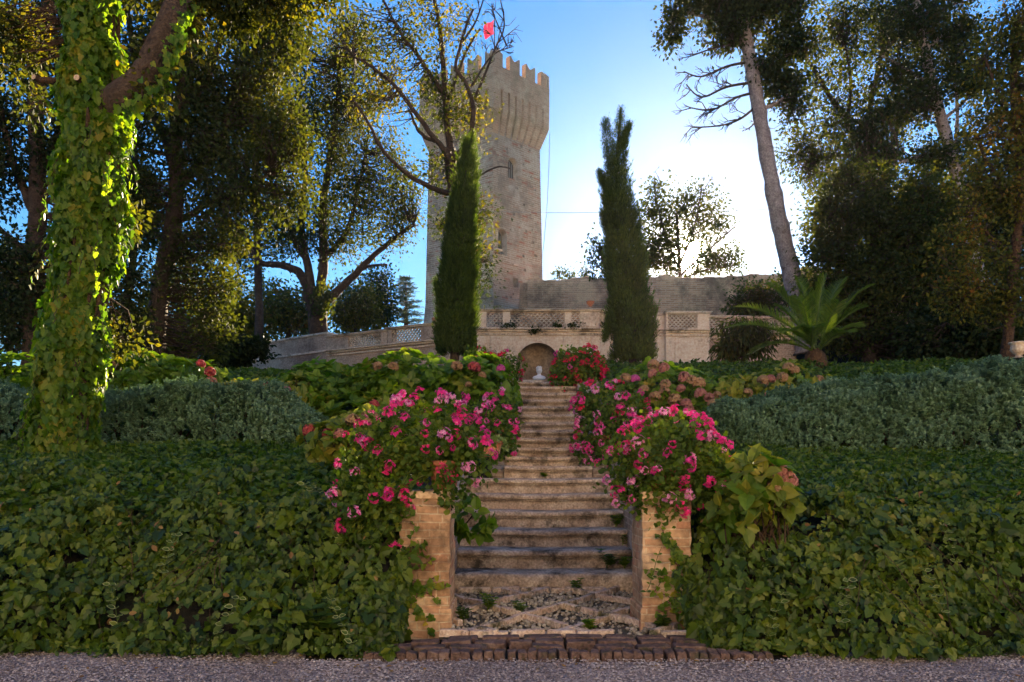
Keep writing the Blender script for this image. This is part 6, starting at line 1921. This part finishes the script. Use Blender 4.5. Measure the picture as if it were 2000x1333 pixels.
tree('pine', 'pine with a mottled slanting trunk high among the right trees', 27, ([(1945, 700), (1915, 560), (1885, 420), (1868, 340), (1846, 260), (1822, 170), (1800, 70), (1786, -30)], 15, 8), [([(1860, 310), (1800, 310), (1740, 330), (1700, 350)], 4, 2), ([(1840, 240), (1890, 190), (1920, 140)], 4, 2), ([(1822, 170), (1760, 130), (1720, 110)], 4, 2), ([(1806, 100), (1850, 60), (1890, 40)], 4, 2), ([(1865, 330), (1870, 230), (1862, 130)], 4, 2)],
     [(1790, 60, 80, 45), (1860, 110, 60, 60), (1890, 180, 40, 60), (1800, 200, 90, 40), (1850, 290, 80, 40), (1770, 310, 90, 30), (1880, 60, 40, 40), (1830, 0, 70, 30), (1760, 140, 50, 40), (1700, 250, 50, 40)], LM['dark'], M['bark_pale'], 460, per=28, lsz=.10, sig=.28, tmpl=DIAM, gap=.06,
     dead=[([(1800, 60), (1850, 15), (1900, 0)], 2.5, 1, 9), ([(1865, 320), (1800, 345), (1730, 350)], 2.5, 1, 9)])
tree('holm_oak', 'dense dark evergreen oak with a golden left edge behind the palm', 23, ([(1700, 715), (1700, 620), (1698, 540), (1705, 450)], 12, 8), [([(1700, 560), (1650, 500), (1620, 440)], 6, 3), ([(1700, 540), (1760, 470), (1800, 420)], 6, 3), ([(1704, 460), (1690, 400), (1680, 360)], 5, 3), ([(1700, 600), (1770, 580), (1830, 560)], 5, 3)],
     [(1690, 430, 85, 75), (1640, 470, 55, 85), (1770, 460, 90, 80), (1740, 560, 110, 80), (1660, 570, 60, 70), (1820, 540, 70, 80), (1800, 370, 40, 40), (1720, 350, 30, 30), (1590, 440, 22, 22), (1585, 560, 26, 22), (1660, 345, 30, 26), (1760, 650, 130, 50), (1650, 650, 60, 40), (1620, 390, 28, 45), (1840, 420, 50, 60), (1600, 500, 24, 40)], LM['oak'], M['bark'], 1000, per=30, lsz=.095, sig=.26, gap=-.1)
tree('autumn_tree', 'slim trunked tree with reddening leaves at the right edge', 16.5, ([(1966, 705), (1970, 640), (1976, 560), (1986, 470), (1992, 380), (1990, 280), (1980, 180), (1985, 60)], 11, 6), [([(1980, 510), (1930, 460), (1890, 430)], 4, 2), ([(1990, 400), (1940, 330), (1910, 260)], 4, 2), ([(1985, 480), (2050, 420)], 4, 2), ([(1988, 260), (1950, 180), (1930, 110)], 4, 2), ([(1975, 570), (1920, 560), (1870, 590)], 3, 1.5)],
     [(1970, 120, 60, 90), (1960, 250, 70, 80), (1930, 370, 70, 80), (1900, 480, 70, 70), (1990, 420, 60, 100), (1930, 580, 80, 50), (1860, 570, 50, 40), (2060, 250, 80, 180), (2000, 40, 60, 60), (1990, 560, 40, 60)], LM['rust'], M['bark_red'], 520, per=22, lsz=.075, sig=.17, gap=.0)
for px, py, rx, ry, DD, lab, mt, n in ((1900, 640, 120, 60, 21, 'dark undergrowth shrub below the autumn tree', 'dark', 200), (1960, 430, 90, 130, 33, 'dark tree filling the gap behind the autumn tree', 'dark', 260), (1840, 380, 80, 90, 36, 'olive tree behind the slanting pine trunk', 'oak', 180), (1560, 560, 40, 35, 36, 'leafy bush in front of the castle wall beside the pine trunk', 'oak', 90), (1470, 585, 46, 34, 38, 'dim bush before the castle wall, just left of the pine foot', 'oak', 90)):
    tree('background_tree', lab, DD, ([(px, 715), (px + 4, py + ry * .3), (px - 3, py - ry * .4)], 6, 3), [([(px + 2, py + ry * .4), (px + rx * .4, py - ry * .2)], 3, 1.5), ([(px, py + ry * .4), (px - rx * .5, py - ry * .1)], 3, 1.5)], [(px, py, rx, ry), (px - rx * .4, py + ry * .4, rx * .6, ry * .6), (px + rx * .4, py + ry * .45, rx * .6, ry * .55)], LM[mt], M['bark'], n, per=26, lsz=.12, sig=.34, group='trees beyond the terrace')
tree('oleander', 'dark drooping shrub against the wall left of the palm', 17.5, ([(1450, 715), (1452, 680), (1450, 650)], 4, 3), [([(1450, 680), (1415, 650), (1400, 630)], 2.5, 1), ([(1451, 670), (1490, 640)], 2.5, 1)], [(1445, 655, 40, 30), (1480, 660, 40, 30), (1425, 680, 30, 20)], LM['oak'], M['bark'], 90, per=22, lsz=.13, sig=.16, tmpl=NARROW, cat='shrub', droop=1.2)
tree('climbing_ivy', 'dark ivy thicket draped over the left end of the plain wall', 26, ([(460, 735), (462, 700), (470, 670)], 3, 2), [([(465, 690), (500, 680), (520, 672)], 2, 1)], [(455, 690, 36, 32), (505, 680, 20, 14), (430, 700, 26, 24)], LM['dark'], M['bark'], 110, per=26, lsz=.09, sig=.18, tmpl=IVY, cat='ivy')

# tufts on the cornice of the niche wall
for px, w_, lab in ((1045, 8, 'hanging plant tuft on the cornice above the niche'), (995, 14, 'thin grass tuft on the cornice left of the niche'), (1118, 12, 'tuft of weeds on the cornice below the short lattice'), (1182, 10, 'weeds on the cornice at the canted right end'), (1087, 7, 'small tuft on the cornice right of the middle of the lattice')):
    c = P(px, 640, DW - .08); c[2] = zC + .06
    rt = thing('cornice_weed', c, lab, 'weed', 'weeds on the cornice')
    mb = MB(); k = 120
    pp = c + rng.standard_normal((k, 3)) * (w_ / F * DW * .6, .05, .05) + np.array((0, -.05, .03 if px != 1045 else -.08))
    mb.leaves(DIAM, pp, rdir(k) + np.array((0, -.3, .8 if px != 1045 else -.8)), rdir(k), rng.uniform(.05, .09, k)); mb.build('leaves', LM['oak'], rt)

# --- palm
D = 16.6
pb_ = P(1592, 688, D)
pl = thing('palm', (pb_[0], pb_[1], ground_z(pb_[0], pb_[1])), 'young feathery palm in front of the leaning pine', 'palm')
mb = MB(); zz = ground_z(pb_[0], pb_[1])
mb.lathe([(.26, -.1), (.3, .15), (.27, .4), (.2, .62), (.06, .75)], (pb_[0], pb_[1], zz), 14); mb.build('trunk', M['bark_red'], pl, smooth=True)
fr_ends = [(1440, 600, -.3), (1425, 640, -.6), (1500, 556, .1), (1560, 545, .3), (1610, 540, -.2), (1645, 548, .4), (1700, 560, .1), (1690, 600, -.4), (1560, 580, -.9), (1640, 590, -.9), (1470, 690, -.8), (1660, 650, -1.1), (1530, 650, -1.3), (1600, 570, 1.0), (1520, 600, .8), (1680, 640, .6), (1590, 640, -1.4)]
for px, py, dd in fr_ends:
    tip = P(px, py, D + dd); b0 = np.array((pb_[0] + rng.uniform(-.08, .08), pb_[1] + rng.uniform(-.08, .08), zz + .62))
    ln = np.linalg.norm(tip - b0); mid = b0 * .45 + tip * .55 + np.array((0, 0, .24 * ln))
    tt = np.linspace(0, 1, 40)[:, None]; q = (1 - tt) ** 2 * b0 + 2 * tt * (1 - tt) * mid + tt ** 2 * tip
    fm = MB(); fm.tube(q, np.linspace(.022, .004, 40), 5, 1)
    tg = unit(np.gradient(q, axis=0)); sd = unit(np.cross(tg, (0, 0, 1.))); up = np.cross(sd, tg)
    for rep in range(2):
        k = slice(6, 40); w_ = np.sin(np.linspace(.35, 2.9, 34)) * .5 + .08
        for s in (-1, 1):
            off = tg[k] * (rep * ln / 80)
            fm.leaves(([(-.03, 0, 0), (.03, 0, 0), (.022, .6, -.03), (0, 1, -.12), (-.022, .6, -.03)], [[(0, 1, 2, 3, 4)]]), q[k] + off, sd[k] * s * .85 + tg[k] * .75 + up[k] * .3 + .1 * rdir(34), up[k] - sd[k] * s * .4, w_ * .62 * rng.uniform(.85, 1.1, 34))
    fm.build('frond', [LM['palm'], LM['grass']], pl)

# ------------------------------------------------------------------ air
m = bpy.data.materials.new('haze'); m.use_nodes = True
m.node_tree.nodes.remove(m.node_tree.nodes['Principled BSDF'])
pv = m.node_tree.nodes.new('ShaderNodeVolumePrincipled')
pv.inputs['Density'].default_value = 0.00008
pv.inputs['Color'].default_value = (.95, .95, .97, 1)
pv.inputs['Anisotropy'].default_value = .78
m.node_tree.links.new(pv.outputs[0], m.node_tree.nodes['Material Output'].inputs['Volume'])
bpy.context.view_layer.update()
top = max((o.matrix_world @ Vector(k)).z for o in COL.objects if o.type == 'MESH' for k in o.bound_box)
mb = MB(); mb.box((-158, -68, -1.2), (158, 208, top + 1.5)); tag(mb.build('haze', m), kind='stuff')
